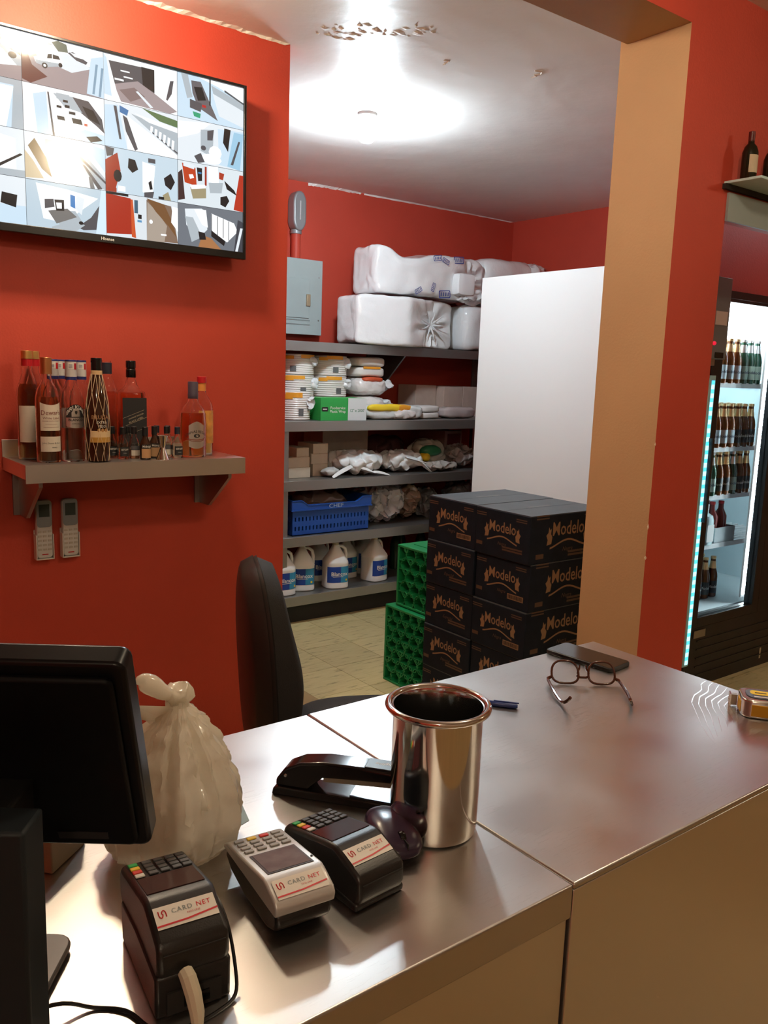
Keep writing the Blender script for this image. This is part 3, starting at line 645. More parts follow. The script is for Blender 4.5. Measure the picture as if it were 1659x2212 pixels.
# black capped bottle and square black label whisky
t = bottle('liqueur_bottle', 'round bottle of reddish liquor with a blue black cap', 0.970, 2.802, GB, CGLASS, ROSE, 0.215); cap(t, 0.0175, 0.272, 0.309, BLUEBLK)
JW = [(0.040, 0), (0.042, 0.004), (0.042, 0.205), (0.040, 0.214), (0.026, 0.225), (0.017, 0.24), (0.014, 0.258), (0.014, 0.285)]
t = bottle('square_whisky_bottle', 'square dark whisky bottle with slanted black label and black cap', 1.052, 2.800, JW, CGLASS, DARKAMB, 0.212, sq=5.0, seg=40)
t.rotation_euler.z = R(-6)
MB().lathe([(0.0155, 0.262), (0.0165, 0.264), (0.0165, 0.288), (0.015, 0.290), (0.015, 0.293), (0.0165, 0.295), (0.0165, 0.316), (0.015, 0.318), (0, 0.318)], 24).build('cap', GLOSSB, t)
lb = MB(); lb.add([(-0.040, -0.0432, 0.03), (0.040, -0.0432, 0.03), (0.040, -0.0432, 0.196), (-0.040, -0.0432, 0.196)], [(0, 1, 2, 3)])
lb.build('back_label', LABELB, t, smooth=0)
d = Vector((math.cos(R(22)), 0, math.sin(R(22)))); e_ = Vector((-math.sin(R(22)), 0, math.cos(R(22))))
tx = MB(); flat_text(tx, 'JOHNNIE WALKER', 0.0065, (0.004, -0.0436, 0.134), d, e_); flat_text(tx, 'BLACK LABEL', 0.0085, (0.004, -0.0436, 0.122), d, e_)
for off in (0.012, -0.014, -0.045):
    c_ = Vector((0.0, -0.0436, 0.13))+e_*off; tx.add([c_-d*0.038, c_+d*0.038, c_+d*0.038+e_*0.0008, c_-d*0.038+e_*0.0008], [(0, 1, 2, 3)])
tx.build('lettering', mat('gold_ink', (0.55, 0.45, 0.30), 0.5), t, smooth=0)
# chivas and the red capped bottle
CH = [(0.043, 0), (0.046, 0.005), (0.047, 0.11), (0.0455, 0.145), (0.036, 0.168), (0.022, 0.185), (0.0165, 0.20), (0.0155, 0.235)]
t = bottle('oval_whisky_bottle', 'squat whisky bottle with a silver shield label and blue black capsule', 1.226, 2.690, CH, CGLASS, DARKAMB, 0.150, sy=0.72)
MB().lathe([(0.0172, 0.198), (0.0178, 0.20), (0.0178, 0.214), (0.0172, 0.216), (0.0172, 0.252), (0.016, 0.255), (0, 0.255)], 24).build('capsule', mat('plum_capsule', (0.06, 0.045, 0.07), 0.4), t)
def oval(r, a, z): return (r*math.cos(a), r*0.72*math.sin(a), z)
def oval_patch(mb, r, z0, z1, half, top=None, bot=None, n=14):
    vs = []; fs = []
    for i in range(n+1):
        u = -1+2*i/n; a_ = R(-92)+half*u
        vs += [oval(r, a_, z0+(bot(u) if bot else 0)), oval(r, a_, z1+(top(u) if top else 0))]
    for i in range(n): fs.append((2*i, 2*i+2, 2*i+3, 2*i+1))
    return mb.add(vs, fs)
lb = MB(); oval_patch(lb, 0.0478, 0.030, 0.112, 0.60, top=lambda u: 0.014*(1-abs(u)**1.5)-0.004, bot=lambda u: 0.008*u*u); a = lb.build('shield_label', SILVER, t)
for bd in ((0.058, 0.061, 0.75), (0.0535, 0.0555, 0.66)):
    lb = MB(); oval_patch(lb, 0.0482, bd[0], bd[1], bd[2], top=lambda u: 0.006*u*u, bot=lambda u: 0.006*u*u); lb.build('stripe', INKRED, t, smooth=0)
tx = MB(); vs, fs = text_geo('CHIVAS REGAL', 0.0125, 0.012); tx.add([oval(0.0486, R(-92)+x/0.0486, 0.088+y-9*x*x) for x, y in vs], fs); tx.build('brand_lettering', INK, t, smooth=0)
lb = MB(); oval_patch(lb, 0.0484, 0.0735, 0.0735, 0.24, top=lambda u: 0.0065*math.sqrt(max(0, 1-u*u)), bot=lambda u: -0.0065*math.sqrt(max(0, 1-u*u))); lb.build('age_oval', INK, t, smooth=0)
tx = MB(); vs, fs = text_geo('12', 0.0100, 0.02); tx.add([oval(0.0488, R(-92)+x/0.0488, 0.0735+y) for x, y in vs], fs); tx.build('age_lettering', INKW, t, smooth=0)
RB = [(0.036, 0), (0.039, 0.005), (0.039, 0.16), (0.036, 0.178), (0.024, 0.20), (0.0145, 0.218), (0.0135, 0.26)]
t = bottle('red_cap_bottle', 'clear bottle with red cap and orange label behind the squat whisky', 1.296, 2.770, RB, CGLASS, mat('gold_liquor', (0.95, 0.65, 0.25), 0.03, trans=1.0, ior=1.14), 0.10)
cap(t, 0.0165, 0.250, 0.272, REDCAP); cap(t, 0.0145, 0.222, 0.250, mat('orange_neck', (0.75, 0.28, 0.06), 0.5), 'neck_label')
lb = MB(); cyl_patch(lb, 0.0396, 0.04, 0.155, FA+0.2, 0.9); lb.build('front_label', mat('orange_label', (0.74, 0.34, 0.07), 0.5, nscale=30, namt=0.25), t)
# miniatures
MI = [(0.016, 0), (0.0175, 0.002), (0.0175, 0.045), (0.015, 0.056), (0.009, 0.070), (0.0075, 0.085)]
def mini(x, y, label, kind):
    if kind == 'dark':
        t = bottle('miniature_bottle', label, x, y, MI, BROWNG, group='miniature bottles', hol=False, seg=18)
        cap(t, 0.0095, 0.078, 0.106, BLACKP, seg=14)
        lb = MB(); cyl_patch(lb, 0.0179, 0.006, 0.036, FA, 1.1, 10); lb.build('front_label', mat('peach_label', (0.62, 0.36, 0.18), 0.55), t)
        lb = MB(); cyl_patch(lb, 0.0179, 0.036, 0.050, FA, 1.1, 10); lb.build('name_band', LABELB, t)
        tx = MB(); cyl_text(tx, 'Midnight', 0.0095, 0.0182, FA, 0.043, bold=0.02); tx.build('lettering', INKW, t, smooth=0)
    else:
        t = bottle('miniature_bottle', label, x, y, MI, CGLASS, WATER, 0.05, group='miniature bottles', seg=18)
        cap(t, 0.0092, 0.080, 0.104, BLUEBLK if kind == 'blue' else BLACKP, seg=14)
        lb = MB(); cyl_patch(lb, 0.0179, 0.010, 0.040, FA, 0.95, 10); a = lb.build('front_label', LABELB if kind != 'pale' else LABELW, t)
        if kind != 'pale':
            tx = MB(); cyl_text(tx, 'ISTOFF', 0.0085, 0.0182, FA, 0.031, bold=0.02); cyl_text(tx, 'VODKA', 0.0035, 0.0182, FA, 0.020); tx.build('lettering', INKW, a, smooth=0)
        else:
            lb = MB(); cyl_patch(lb, 0.0181, 0.028, 0.042, FA, 0.95, 10); lb.build('name_band', mat('grey_band', (0.09, 0.09, 0.10), 0.5), t)
    return t
mini(0.957, 2.725, 'clear miniature bottle tucked against the netted rum', 'black')
mini(0.981, 2.690, 'clear vodka miniature right of the netted rum, black label', 'black')
mini(1.012, 2.735, 'clear miniature behind the front row, below the square whisky', 'black')
mini(1.022, 2.700, 'clear miniature with a cream and grey label', 'pale')
mini(1.042, 2.655, 'dark miniature with peach label, left of the jigger', 'dark')
mini(1.088, 2.690, 'dark miniature with peach label, behind the jigger', 'dark')
mini(1.118, 2.745, 'blue capped miniature behind the jigger, back row', 'blue')
mini(1.135, 2.700, 'clear miniature with cream label right of the jigger', 'pale')
mini(1.153, 2.735, 'blue capped miniature next to the squat whisky, back row', 'blue')
mini(1.160, 2.670, 'clear vodka miniature in front of the squat whisky', 'blue')
j = MB().lathe([(0, 0.002), (0.017, 0.002), (0.021, 0.0), (0.0215, 0.001), (0.010, 0.034), (0.008, 0.040), (0.010, 0.046), (0.0185, 0.079), (0.0195, 0.080), (0.018, 0.0795), (0.009, 0.048), (0, 0.047)], 28).build('jigger', CHROME, loc=(1.092, 2.632, SZ))
tag(j, 'steel double cone jigger standing among the miniature bottles', 'jigger')

# ------------------------------------------------------------------ remote controls in wall holders
def remote(x, label, hl):
    h = thing('remote_holder', hl, 'holder', (x, WY, 0.845), 0, 'wall holders of the remotes')
    CLR = mat('frosted_plastic', (0.72, 0.70, 0.66), 0.4)
    hb = MB().box(-0.029, 0.029, -0.004, 0, 0.0, 0.10).box(-0.029, -0.026, -0.030, -0.004, 0.0, 0.085).box(0.026, 0.029, -0.030, -0.004, 0.0, 0.085).box(-0.026, 0.026, -0.030, -0.004, 0.0, 0.004)
    hb.build('holder_shell', CLR, h, bevel=0.001)
    t = thing('remote_control', label, 'remote control', (x, WY-0.016, 0.850), 0, 'remote controls below the steel shelf')
    MB().prism(rrect(-0.0255, 0.0255, 0, 0.196, 0.012), -0.0105, 0.0105, 'y').build('body', mat('grey_white_plastic', (0.62, 0.62, 0.61), 0.45), t, bevel=0.003, fix=True)
    MB().prism(rrect(-0.024, 0.024, 0.105, 0.194, 0.011), -0.0118, -0.0106, 'y').build('cover_window', mat('smoky_cover', (0.30, 0.36, 0.42), 0.3), t, fix=True)
    sc = MB().box(-0.017, 0.017, -0.0124, -0.0119, 0.140, 0.182).build('lcd', mat('lcd_grey', (0.06, 0.085, 0.085), 0.25), t, smooth=0)
    BT = mat('beige_button', (0.48, 0.45, 0.41), 0.5)
    b0 = None
    for r_ in range(5):
        for c_ in range(3):
            mb = MB().box(-0.0055, 0.0055, -0.0018, 0, -0.0032, 0.0032)
            if b0 is None: b0 = mb.build('button', BT, t); b = b0
            else: b = b0.copy(); COL.objects.link(b)
            b.location = (-0.016+0.016*c_, -0.0106, 0.03+0.015*r_)
    tx = MB().box(-0.010, 0.010, -0.0110, -0.0106, 0.011, 0.0145); tx.build('brand_mark', REDCAP, t, smooth=0)
remote(0.772, 'air conditioner remote on the wall, left one of the pair', 'wall holder of the left remote')
remote(0.857, 'air conditioner remote on the wall, right one of the pair', 'wall holder of the right remote')

# ------------------------------------------------------------------ fuse box and conduit on the back wall
GREYP = mat('grey_enamel', (0.36, 0.43, 0.43), 0.45, nscale=5, namt=0.06)
eb = thing('fuse_box', 'grey steel electrical panel on the red back wall', 'electrical panel', (2.86, BY, 1.73))
MB().box(-0.19, 0.185, -0.075, 0, 0.0, 0.462).build('box', GREYP, eb, bevel=0.003)
MB().box(-0.195, 0.19, -0.083, -0.0755, -0.004, 0.466).build('front_plate', GREYP, eb, bevel=0.002)
dr = MB().box(-0.15, 0.09, -0.089, -0.0835, 0.10, 0.345).build('door', GREYP, eb, bevel=0.002)
MB().box(0.066, 0.096, -0.097, -0.084, 0.175, 0.25).build('latch', mat('brass_latch', (0.42, 0.36, 0.24), 0.4, 0.6), eb, bevel=0.003)
for z in (0.085, 0.058): MB().box(-0.15, 0.10, -0.0865, -0.0835, z, z+0.005).build('rib', mat('dark_grey_rib', (0.25, 0.30, 0.30), 0.5), eb)  # ribs in a darker grey than the box
for x, z in ((0.165, 0.36), (0.165, 0.09)): MB().lathe([(0, 0), (0.005, 0), (0.004, 0.003), (0, 0.003)], 10).build('screw', STEELD, eb, loc=(x, -0.083, z), rot=(R(90), 0, 0))
cf = thing('conduit_fitting', 'grey conduit elbow fitting high on the red back wall', 'conduit', (2.875, BY, 2.20))
MB().tube([(0, -0.035, 0.0), (0, -0.035, 0.15)], 0.03, 16).build('painted_pipe', RED, cf)
MB().tube([(0.04, -0.015, 0.0), (0.037, -0.015, 0.22)], 0.006, 8).build('thin_pipe', RED, cf)
MB().lathe([(0.033, 0.148), (0.036, 0.15), (0.036, 0.172), (0.033, 0.174)], 16, c=(0, -0.035, 0)).build('coupling', mat('grey_metal', (0.30, 0.31, 0.32), 0.45, 0.4), cf)
MB().prism([(0.048*math.cos(a), 0.285+0.075*spow(math.sin(a), 1)+0.045*(1 if math.sin(a) > 0 else -1)) for a in [2*PI*i/24 for i in range(24)]], -0.085, -0.003, 'y').build('elbow_box', mat('grey_metal', (0.30, 0.31, 0.32)), cf, bevel=0.012, seg=3, fix=True)
MB().box(-0.004, 0.004, -0.088, -0.0845, 0.23, 0.345).build('cover_ridge', mat('pale_metal', (0.75, 0.76, 0.78), 0.3, 0.6), cf, bevel=0.001)

# ------------------------------------------------------------------ steel storage shelves
SHZ = [0.177, 0.535, 0.866, 1.210]
su = thing('storage_shelves', 'steel storage shelving along the red back wall', 'shelves', (3.3, 4.45, 0))
SHM = mat('shelf_steel', (0.34, 0.34, 0.33), 0.38, 0.9, rvar=0.08)
for z in SHZ:
    b = MB().box(-1.30, 1.20, -0.31, 0.32, z-0.012, z).box(-1.30, 1.20, -0.33, -0.31, z-0.058, z).box(-1.30, 1.20, 0.31, 0.32, z-0.05, z-0.012)
    b.build('shelf_board', SHM, su, bevel=0.0015)
for x in (-0.85, 1.16):
    for y in (-0.29, 0.28): MB().box(x, x+0.035, y, y+0.035, 0, 1.21).build('post', SHM, su)
MB().box(-1.30, 1.20, -0.262, -0.24, 0.0, 0.118).build('kick_board', BLACKM, su)
tsf = thing('wall_shelf', 'upper steel shelf under the big white foam packs', 'shelf', (3.3, BY, 1.612))
b = MB().box(-1.3, 1.5, -0.45, 0, 0.046, 0.058).box(-1.3, 1.5, -0.455, -0.443, 0.0, 0.058); b.build('shelf_board', SHM, tsf, bevel=0.0015)
for x in (-0.9, 0.20, 1.2):
    MB().prism([(-0.42, 0.045), (-0.40, 0.0), (-0.15, -0.22), (-0.01, -0.22), (-0.01, 0.045)], x, x+0.012, 'x').build('bracket', SHM, tsf)
    MB().box(x-0.02, x+0.032, -0.01, 0, -0.22, 0.045).build('bracket_foot', SHM, tsf)

# ------------------------------------------------------------------ wrapped foam packs on the upper shelf
FOAM = mat('wrapped_foam', (0.82, 0.83, 0.84), 0.22, coat=0.5, bump=0.6, bscale=16, sss=0.0)
FILM = mat('bunched_film', (0.72, 0.73, 0.75), 0.14, coat=0.6, bump=0.5, bscale=26)
INKBLUE = mat('blue_print', (0.05, 0.08, 0.30), 0.5)
def gather(cx, cz, depth, rad, yf):
    def fn(P, p):
        if p[1] < -0.3:
            dx, dz = P.x-cx, P.z-cz; d_ = math.hypot(dx, dz); th = math.atan2(dz, dx); k = math.exp(-(d_/rad)**2)
            P.y += depth*k+0.016*math.cos(9*th+3*noise.noise(Vector((th, 1, cx))))*math.exp(-((d_-rad*0.55)/(rad*0.6))**2)
        return P
    return fn
def prints(par, items, y):
    """faint blue maker's marks printed on the film"""
    mb = MB()
    for x, z, s, a in items:
        c, sn = math.cos(R(a)), math.sin(R(a))
        fr_ = rrect(-s, s, -s*0.5, s*0.5, s*0.18, 3)
        n = len(fr_); inn = [(px*0.86, pz*0.76) for px, pz in fr_]
        P = lambda px, pz: (x+px*c-pz*sn, y(x), z+px*sn+pz*c)
        mb.add([P(*q_) for q_ in fr_]+[P(*q_) for q_ in inn], [(i, (i+1) % n, (i+1) % n+n, i+n) for i in range(n)])
        for k in range(4):
            px = -s*0.6+k*s*0.4
            mb.add([P(px-s*.1, -s*.25), P(px+s*.06, -s*.25), P(px+s*.12, s*.25), P(px-s*.04, s*.25)], [(0, 1, 2, 3)])
    return mb.build('printed_mark', INKBLUE, par, smooth=0)
pk = thing('foam_pack', 'big shrink wrapped block of white foam containers, lower of two', 'packaging', (3.44, 4.5, 1.671))
def lowfn(P, p):
    P.y += max(0, -p[1])*0.30*abs(P.x+0.02)-0.03*max(0, -p[1])
    return gather(0.24, 0.15, 0.05, 0.16, 0)(P, p)
mb = MB(); blob(mb, -0.36, 0.46, -0.22, 0.10, 0.0, 0.310, n=30, sq=14, amp=0.008, sc=9, seed=3, fn=lowfn); mb.build('wrapped_block', FOAM, pk, smooth=50)
mb = MB()
for k in range(9):
    a = 2*PI*k/9; mb.tube([(0.24, -0.13, 0.15), (0.24+0.05*math.cos(a), -0.155, 0.15+0.05*math.sin(a)), (0.24+0.11*math.cos(a), -0.165, 0.15+0.10*math.sin(a))], [0.012, 0.006, 0.002], 5)
mb.build('twisted_end', FILM, pk)
mb = MB().box(-0.44, -0.03, -0.245, -0.2448, 0.16, 0.162); 
pk = thing('foam_pack', 'tilted shrink wrapped foam pack with blue print, lying on the lower pack', 'packaging', (3.60, 4.5, 1.998))
def upfn(P, p):
    if p[0] < -0.55: P.z += 0.10*(-0.55-p[0])*(1 if p[2] > 0 else -0.55); 
    P.z -= 0.05*math.exp(-((P.x+0.17)/0.16)**2)*max(0, p[2])
    P.y += max(0, -p[1])*0.12*abs(P.x+0.02)
    return gather(0.40, 0.13, 0.05, 0.13, 0)(P, p)
mb = MB(); blob(mb, -0.40, 0.56, -0.22, 0.12, 0.0, 0.280, n=30, sq=8, amp=0.014, sc=8, seed=8, fn=upfn); mb.build('wrapped_block', FOAM, pk, smooth=50)
mb = MB(); blob(mb, 0.22, 0.37, -0.245, -0.17, 0.03, 0.17, n=6, sq=8, amp=0.004, sc=8, seed=2, flat=False); mb.build('label_sheet', mat('white_sheet', (0.86, 0.88, 0.9), 0.4), pk)
mb = MB(); blob(mb, 0.26, 0.50, -0.25, -0.14, -0.02, 0.06, n=12, sq=2.5, amp=0.03, sc=16, seed=5, ridge=True, flat=False); mb.build('loose_film', FILM, pk, smooth=60)
prints(pk, ((0.05, 0.245, 0.035, 10), (0.13, 0.235, 0.03, -20), (0.255, 0.255, 0.045, 4), (-0.10, 0.03, 0.03, 30), (0.02, 0.06, 0.028, 70), (0.13, 0.025, 0.05, 5)), lambda x: -0.228+0.12*abs(x+0.02))
pk = thing('foam_pack', 'white foam pack wedged between the lower pack and the white panel', 'packaging', (4.13, 4.55, 1.671))
mb = MB(); blob(mb, -0.17, 0.22, -0.24, 0.20, 0.0, 0.305, n=16, sq=7, amp=0.012, sc=8, seed=12); mb.build('wrapped_block', FOAM, pk, smooth=50)
pk = thing('foam_pack', 'foam pack peeking over the top edge of the white panel', 'packaging', (4.45, 4.56, 1.977))
mb = MB(); blob(mb, -0.28, 0.22, -0.20, 0.20, 0.0, 0.345, n=14, sq=6, amp=0.014, sc=7, seed=15); mb.build('wrapped_block', FOAM, pk, smooth=50)
mb = MB(); blob(mb, 0.10, 0.36, -0.22, 0.1, 0.18, 0.33, n=12, sq=2.4, amp=0.035, sc=11, seed=17, ridge=True, flat=False); mb.build('loose_film', FILM, pk, smooth=60)
pk = thing('foam_pack', 'foam pack hidden behind the white panel, under the peeking one', 'packaging', (4.57, 4.56, 1.671))
mb = MB(); blob(mb, -0.19, 0.24, -0.20, 0.20, 0.0, 0.303, n=10, sq=7, amp=0.008, sc=8, seed=19); mb.build('wrapped_block', FOAM, pk, smooth=50)

# ------------------------------------------------------------------ things on the second shelf from the top
S4 = SHZ[3]
FOAMW = mat('foam_plate_white', (0.74, 0.70, 0.66), 0.4, coat=0.25)
ORANGE = mat('orange_print', (0.80, 0.34, 0.03), 0.45)
BARC = mat('barcode_grey', (0.12, 0.12, 0.12), 0.6)
YELLOW = mat('yellow_print', (0.85, 0.60, 0.03), 0.45)
def plates(x, y, z, r, h, label, seed, band=True, group='wrapped stacks of foam plates'):
    t = thing('plate_pack', label, 'plate pack', (x, y, z), 0, group); n = max(6, int(h/0.012))
    prof = [(0, 0), (r*0.9, 0)]
    for i in range(n):
        za, zb = h*i/n, h*(i+1)/n; prof += [(r*0.975, za+0.15*(zb-za)), (r, za+0.5*(zb-za)), (r*0.975, za+0.85*(zb-za))]
    prof += [(r*0.9, h), (0, h)]
    MB().lathe(prof, 28).build('plates', FOAMW, t, smooth=20)
    if band:
        pr = MB(); random.seed(seed)
        cyl_patch(pr, r*1.006, h*0.80, h*0.97, R(-100)+random.uniform(-.5, .5), 0.35+0.2*random.random(), 8)
        cyl_patch(pr, r*1.006, h*0.74, h*0.9, R(-140), 0.25, 6)
        pr.build('orange_label', ORANGE, t, smooth=0)
        pr = MB(); cyl_patch(pr, r*1.007, h*0.15, h*0.42, R(-108)+random.uniform(-.4, .4), 0.16, 4); pr.build('barcode', BARC, t, smooth=0)
    # film ears
    fm = MB(); a = R(-60); c_ = (r*math.cos(a), r*math.sin(a))
    blob(fm, c_[0]-0.03, c_[0]+0.03, c_[1]-0.03, c_[1]+0.02, h*0.3, h*0.75, n=6, sq=2.5, amp=0.02, sc=20, seed=seed, ridge=True, flat=False); fm.build('film_fold', FILM, t, smooth=60)
    return t
plates(2.60, 4.30, S4, 0.098, 0.165, 'front stack of white foam plates left of the green box', 1)
for i, (x, n0) in enumerate(((2.745, 'behind the front plates'), (2.99, 'above the green box'))):
    zz = S4
    for k, lv in enumerate(('bottom', 'middle', 'top')):
        plates(x, 4.53, zz, 0.117, 0.130 if k < 2 else 0.125, lv+' foam plate pack in the column '+n0, 10*i+k); zz += 0.131
BAGW = mat('clear_bag_of_white', (0.70, 0.66, 0.64), 0.25, coat=0.5, bump=0.4, bscale=45)
z0 = S4
for k, (lab, x0, x1, y0, h, sd) in enumerate((('bottom clear bag of white forks above the yellow napkin pack', 3.13, 3.36, 4.36, 0.14, 31), ('bulging bag of white spoons second from bottom, right of plates', 3.12, 3.38, 4.38, 0.12, 32))):
    t = thing('cutlery_bag', lab, 'bag', ((x0+x1)/2, 4.5, z0), 0, 'bags of plastic cutlery')
    mb = MB(); blob(mb, -(x1-x0)/2, (x1-x0)/2, y0-4.5, 0.14, 0.0, h, n=16, sq=3.2, amp=0.008, sc=30, seed=sd); mb.build('filled_bag', BAGW, t, smooth=60)
    mb = MB(); blob(mb, (x1-x0)/2-0.02, (x1-x0)/2+0.05, y0-4.5+0.03, y0-4.5+0.10, h*0.3, h*0.75, n=6, sq=2.2, amp=0.02, sc=20, seed=sd+1, ridge=True, flat=False); mb.build('bag_tail', FILM, t, smooth=60)
    if k: mb = MB(); blob(mb, -0.08, 0.08, y0-4.5-0.002, y0-4.5+0.08, h-0.03, h+0.002, n=6, sq=3, amp=0.004, sc=20, seed=sd+2, flat=False); mb.build('red_strip', mat('red_orange_print', (0.55, 0.08, 0.03), 0.4), t, smooth=60)
    z0 += h
for k, lv in enumerate(('lower', 'upper')):
    t = thing('plate_pack', lv+' pack of square foam plates on the cutlery bags', 'plate pack', (3.245, 4.52, z0), 0, 'square plate packs')
    mb = MB(); blob(mb, -0.115, 0.115, -0.12, 0.12, 0.0, 0.064, n=12, sq=5, amp=0.003, sc=12, seed=41+k); mb.build('plates', FOAMW, t, smooth=50)
    if k == 0: MB().box(-0.075, 0.06, -0.1225, -0.118, 0.052, 0.066).build('orange_label', ORANGE, t)
    z0 += 0.0645
# green and white cling film box
gb = thing('wrap_box', 'green and white carton of food service plastic wrap', 'box', (2.872, 4.25, S4))
MB().box(-0.165, 0.165, -0.075, 0.075, 0.0, 0.134).build('carton', mat('green_card', (0.03, 0.36, 0.07), 0.45), gb, bevel=0.001)
MB().box(0.030, 0.166, -0.0765, -0.0755, 0.0005, 0.1335).build('white_panel', mat('white_card', (0.72, 0.76, 0.76), 0.5), gb)
tx = MB(); flat_text(tx, 'Foodservice', 0.022, (-0.043, -0.0758, 0.074), (1, 0, 0), (0, 0, 1), bold=0.012); flat_text(tx, 'Plastic Wrap', 0.022, (-0.043, -0.0758, 0.053), (1, 0, 0), (0, 0, 1), bold=0.012)
tx.build('white_lettering', INKW, gb, smooth=0)
tx = MB(); flat_text(tx, "12'' x 2000'", 0.026, (0.097, -0.0768, 0.058), (1, 0, 0), (0, 0, 1), bold=0.008, sx=0.92); tx.build('green_lettering', mat('dark_green_ink', (0.03, 0.20, 0.10), 0.5), gb, smooth=0)
MB().prism(rrect(-0.158, -0.113, 0.054, 0.080, 0.008), -0.0762, -0.0752, 'y').build('logo_badge', INK, gb, fix=True)
tx = MB().box(-0.150, -0.121, -0.0766, -0.0763, 0.064, 0.070); tx.build('logo_lettering', INKW, gb, smooth=0)
# napkin pack, paper bundle, small packs, beige cartons
npk = thing('napkin_pack', 'white napkin pack with yellow and orange print, right of the green box', 'napkin pack', (3.30, 4.28, S4))
mb = MB(); blob(mb, -0.225, 0.235, -0.08, 0.06, 0.0, 0.092, n=20, sq=4, amp=0.006, sc=18, seed=51); mb.build('filled_pack', mat('napkin_white', (0.76, 0.80, 0.80), 0.25, coat=0.4, bump=0.25, bscale=30), npk, smooth=60)
mb = MB(); blob(mb, -0.22, 0.13, -0.086, -0.03, 0.05, 0.097, n=12, sq=3, amp=0.004, sc=15, seed=52, flat=False)
o = mb.build('printed_band', [YELLOW, ORANGE], npk, smooth=60)
for p in o.data.polygons: p.material_index = 0 if p.center.x < 0.02 else 1
mb = MB(); blob(mb, -0.03, 0.16, -0.095, -0.02, 0.002, 0.062, n=14, sq=3, amp=0.008, sc=40, seed=53); mb.build('rippled_end', BAGW, npk, smooth=60)
pb = thing('paper_bundle', 'small bundle of white paper beside the napkin pack', 'paper bundle', (3.625, 4.32, S4))
for k in range(2):
    mb = MB(); blob(mb, -0.08, 0.078, -0.08, 0.08, 0.044*k, 0.044*k+0.043, n=8, sq=5, amp=0.003, sc=15, seed=55+k, flat=False); mb.build('folded_stack', mat('paper_white', (0.66, 0.62, 0.60), 0.6), pb, smooth=50)
bp = thing('film_pack', 'flat clear wrapped pack in front of the beige cartons', 'packaging', (3.90, 4.34, S4))
mb = MB(); blob(mb, -0.14, 0.15, -0.08, 0.06, 0.0, 0.078, n=12, sq=4, amp=0.006, sc=16, seed=58); mb.build('wrapped_block', mat('dusky_wrap', (0.46, 0.38, 0.37), 0.25, coat=0.5), bp, smooth=60)
BEIGE = mat('beige_card', (0.50, 0.38, 0.32), 0.65, nscale=20, namt=0.05)
for x0, x1, y0, y1, h, lab in ((3.74, 3.925, 4.56, 4.76, 0.215, 'beige carton at the left of the back row, right end of the shelf'), (3.93, 4.108, 4.48, 4.76, 0.210, 'beige carton in the middle of the row behind the clear pack'), (4.112, 4.30, 4.48, 4.76, 0.212, 'beige carton next to the edge of the white panel')):
    t = thing('carton', lab, 'carton', ((x0+x1)/2, (y0+y1)/2, S4), 0, 'beige cartons')
    hx, hy = (x1-x0)/2, (y1-y0)/2
    MB().box(-hx, hx, -hy, hy, 0, h).build('card_body', BEIGE, t, bevel=0.002)
    MB().box(-hx-0.001, hx+0.001, -0.012, 0.012, h-0.03, h+0.001).build('tape', mat('clear_tape', (0.45, 0.36, 0.30), 0.3), t)

# ------------------------------------------------------------------ things on the third shelf
S3 = SHZ[2]
CREAM = mat('cream_card', (0.55, 0.47, 0.36), 0.65, nscale=14, namt=0.06)
def carton(x0, x1, y0, y1, z, h, label, m=CREAM, group='cream cartons'):
    t = thing('carton', label, 'carton', ((x0+x1)/2, (y0+y1)/2, z), 0, group); hx, hy = (x1-x0)/2, (y1-y0)/2
    MB().box(-hx, hx, -hy, hy, 0, h-0.003).build('card_body', m, t, bevel=0.002)
    MB().box(-hx, -0.001, -hy, hy, h-0.003, h).build('lid_flap', m, t); MB().box(0.001, hx, -hy, hy, h-0.003, h).build('lid_flap', m, t)
    return t
zz = S3
for k, (h, x0) in enumerate(((0.062, 2.535), (0.060, 2.535), (0.055, 2.60))):
    carton(x0, 2.685, 4.24+0.01*k, 4.44, zz, h, ('lowest', 'middle', 'topmost')[k]+' cream box of the leftmost stack on the third shelf'); zz += h
zz = S3
for k, h in enumerate((0.075, 0.062, 0.06)):
    carton(2.715+0.012*(1-k % 2), 2.835, 4.28, 4.46, zz, h, ('lowest', 'middle', 'topmost')[k]+' cream box of the second stack from the left, third shelf'); zz += h
carton(2.95, 3.31, 4.52, 4.75, S3, 0.262, 'large cream carton behind the white plastic bags')
HD = mat('white_plastic_bag', (0.84, 0.88, 0.88), 0.28, coat=0.3, sss=0.0)
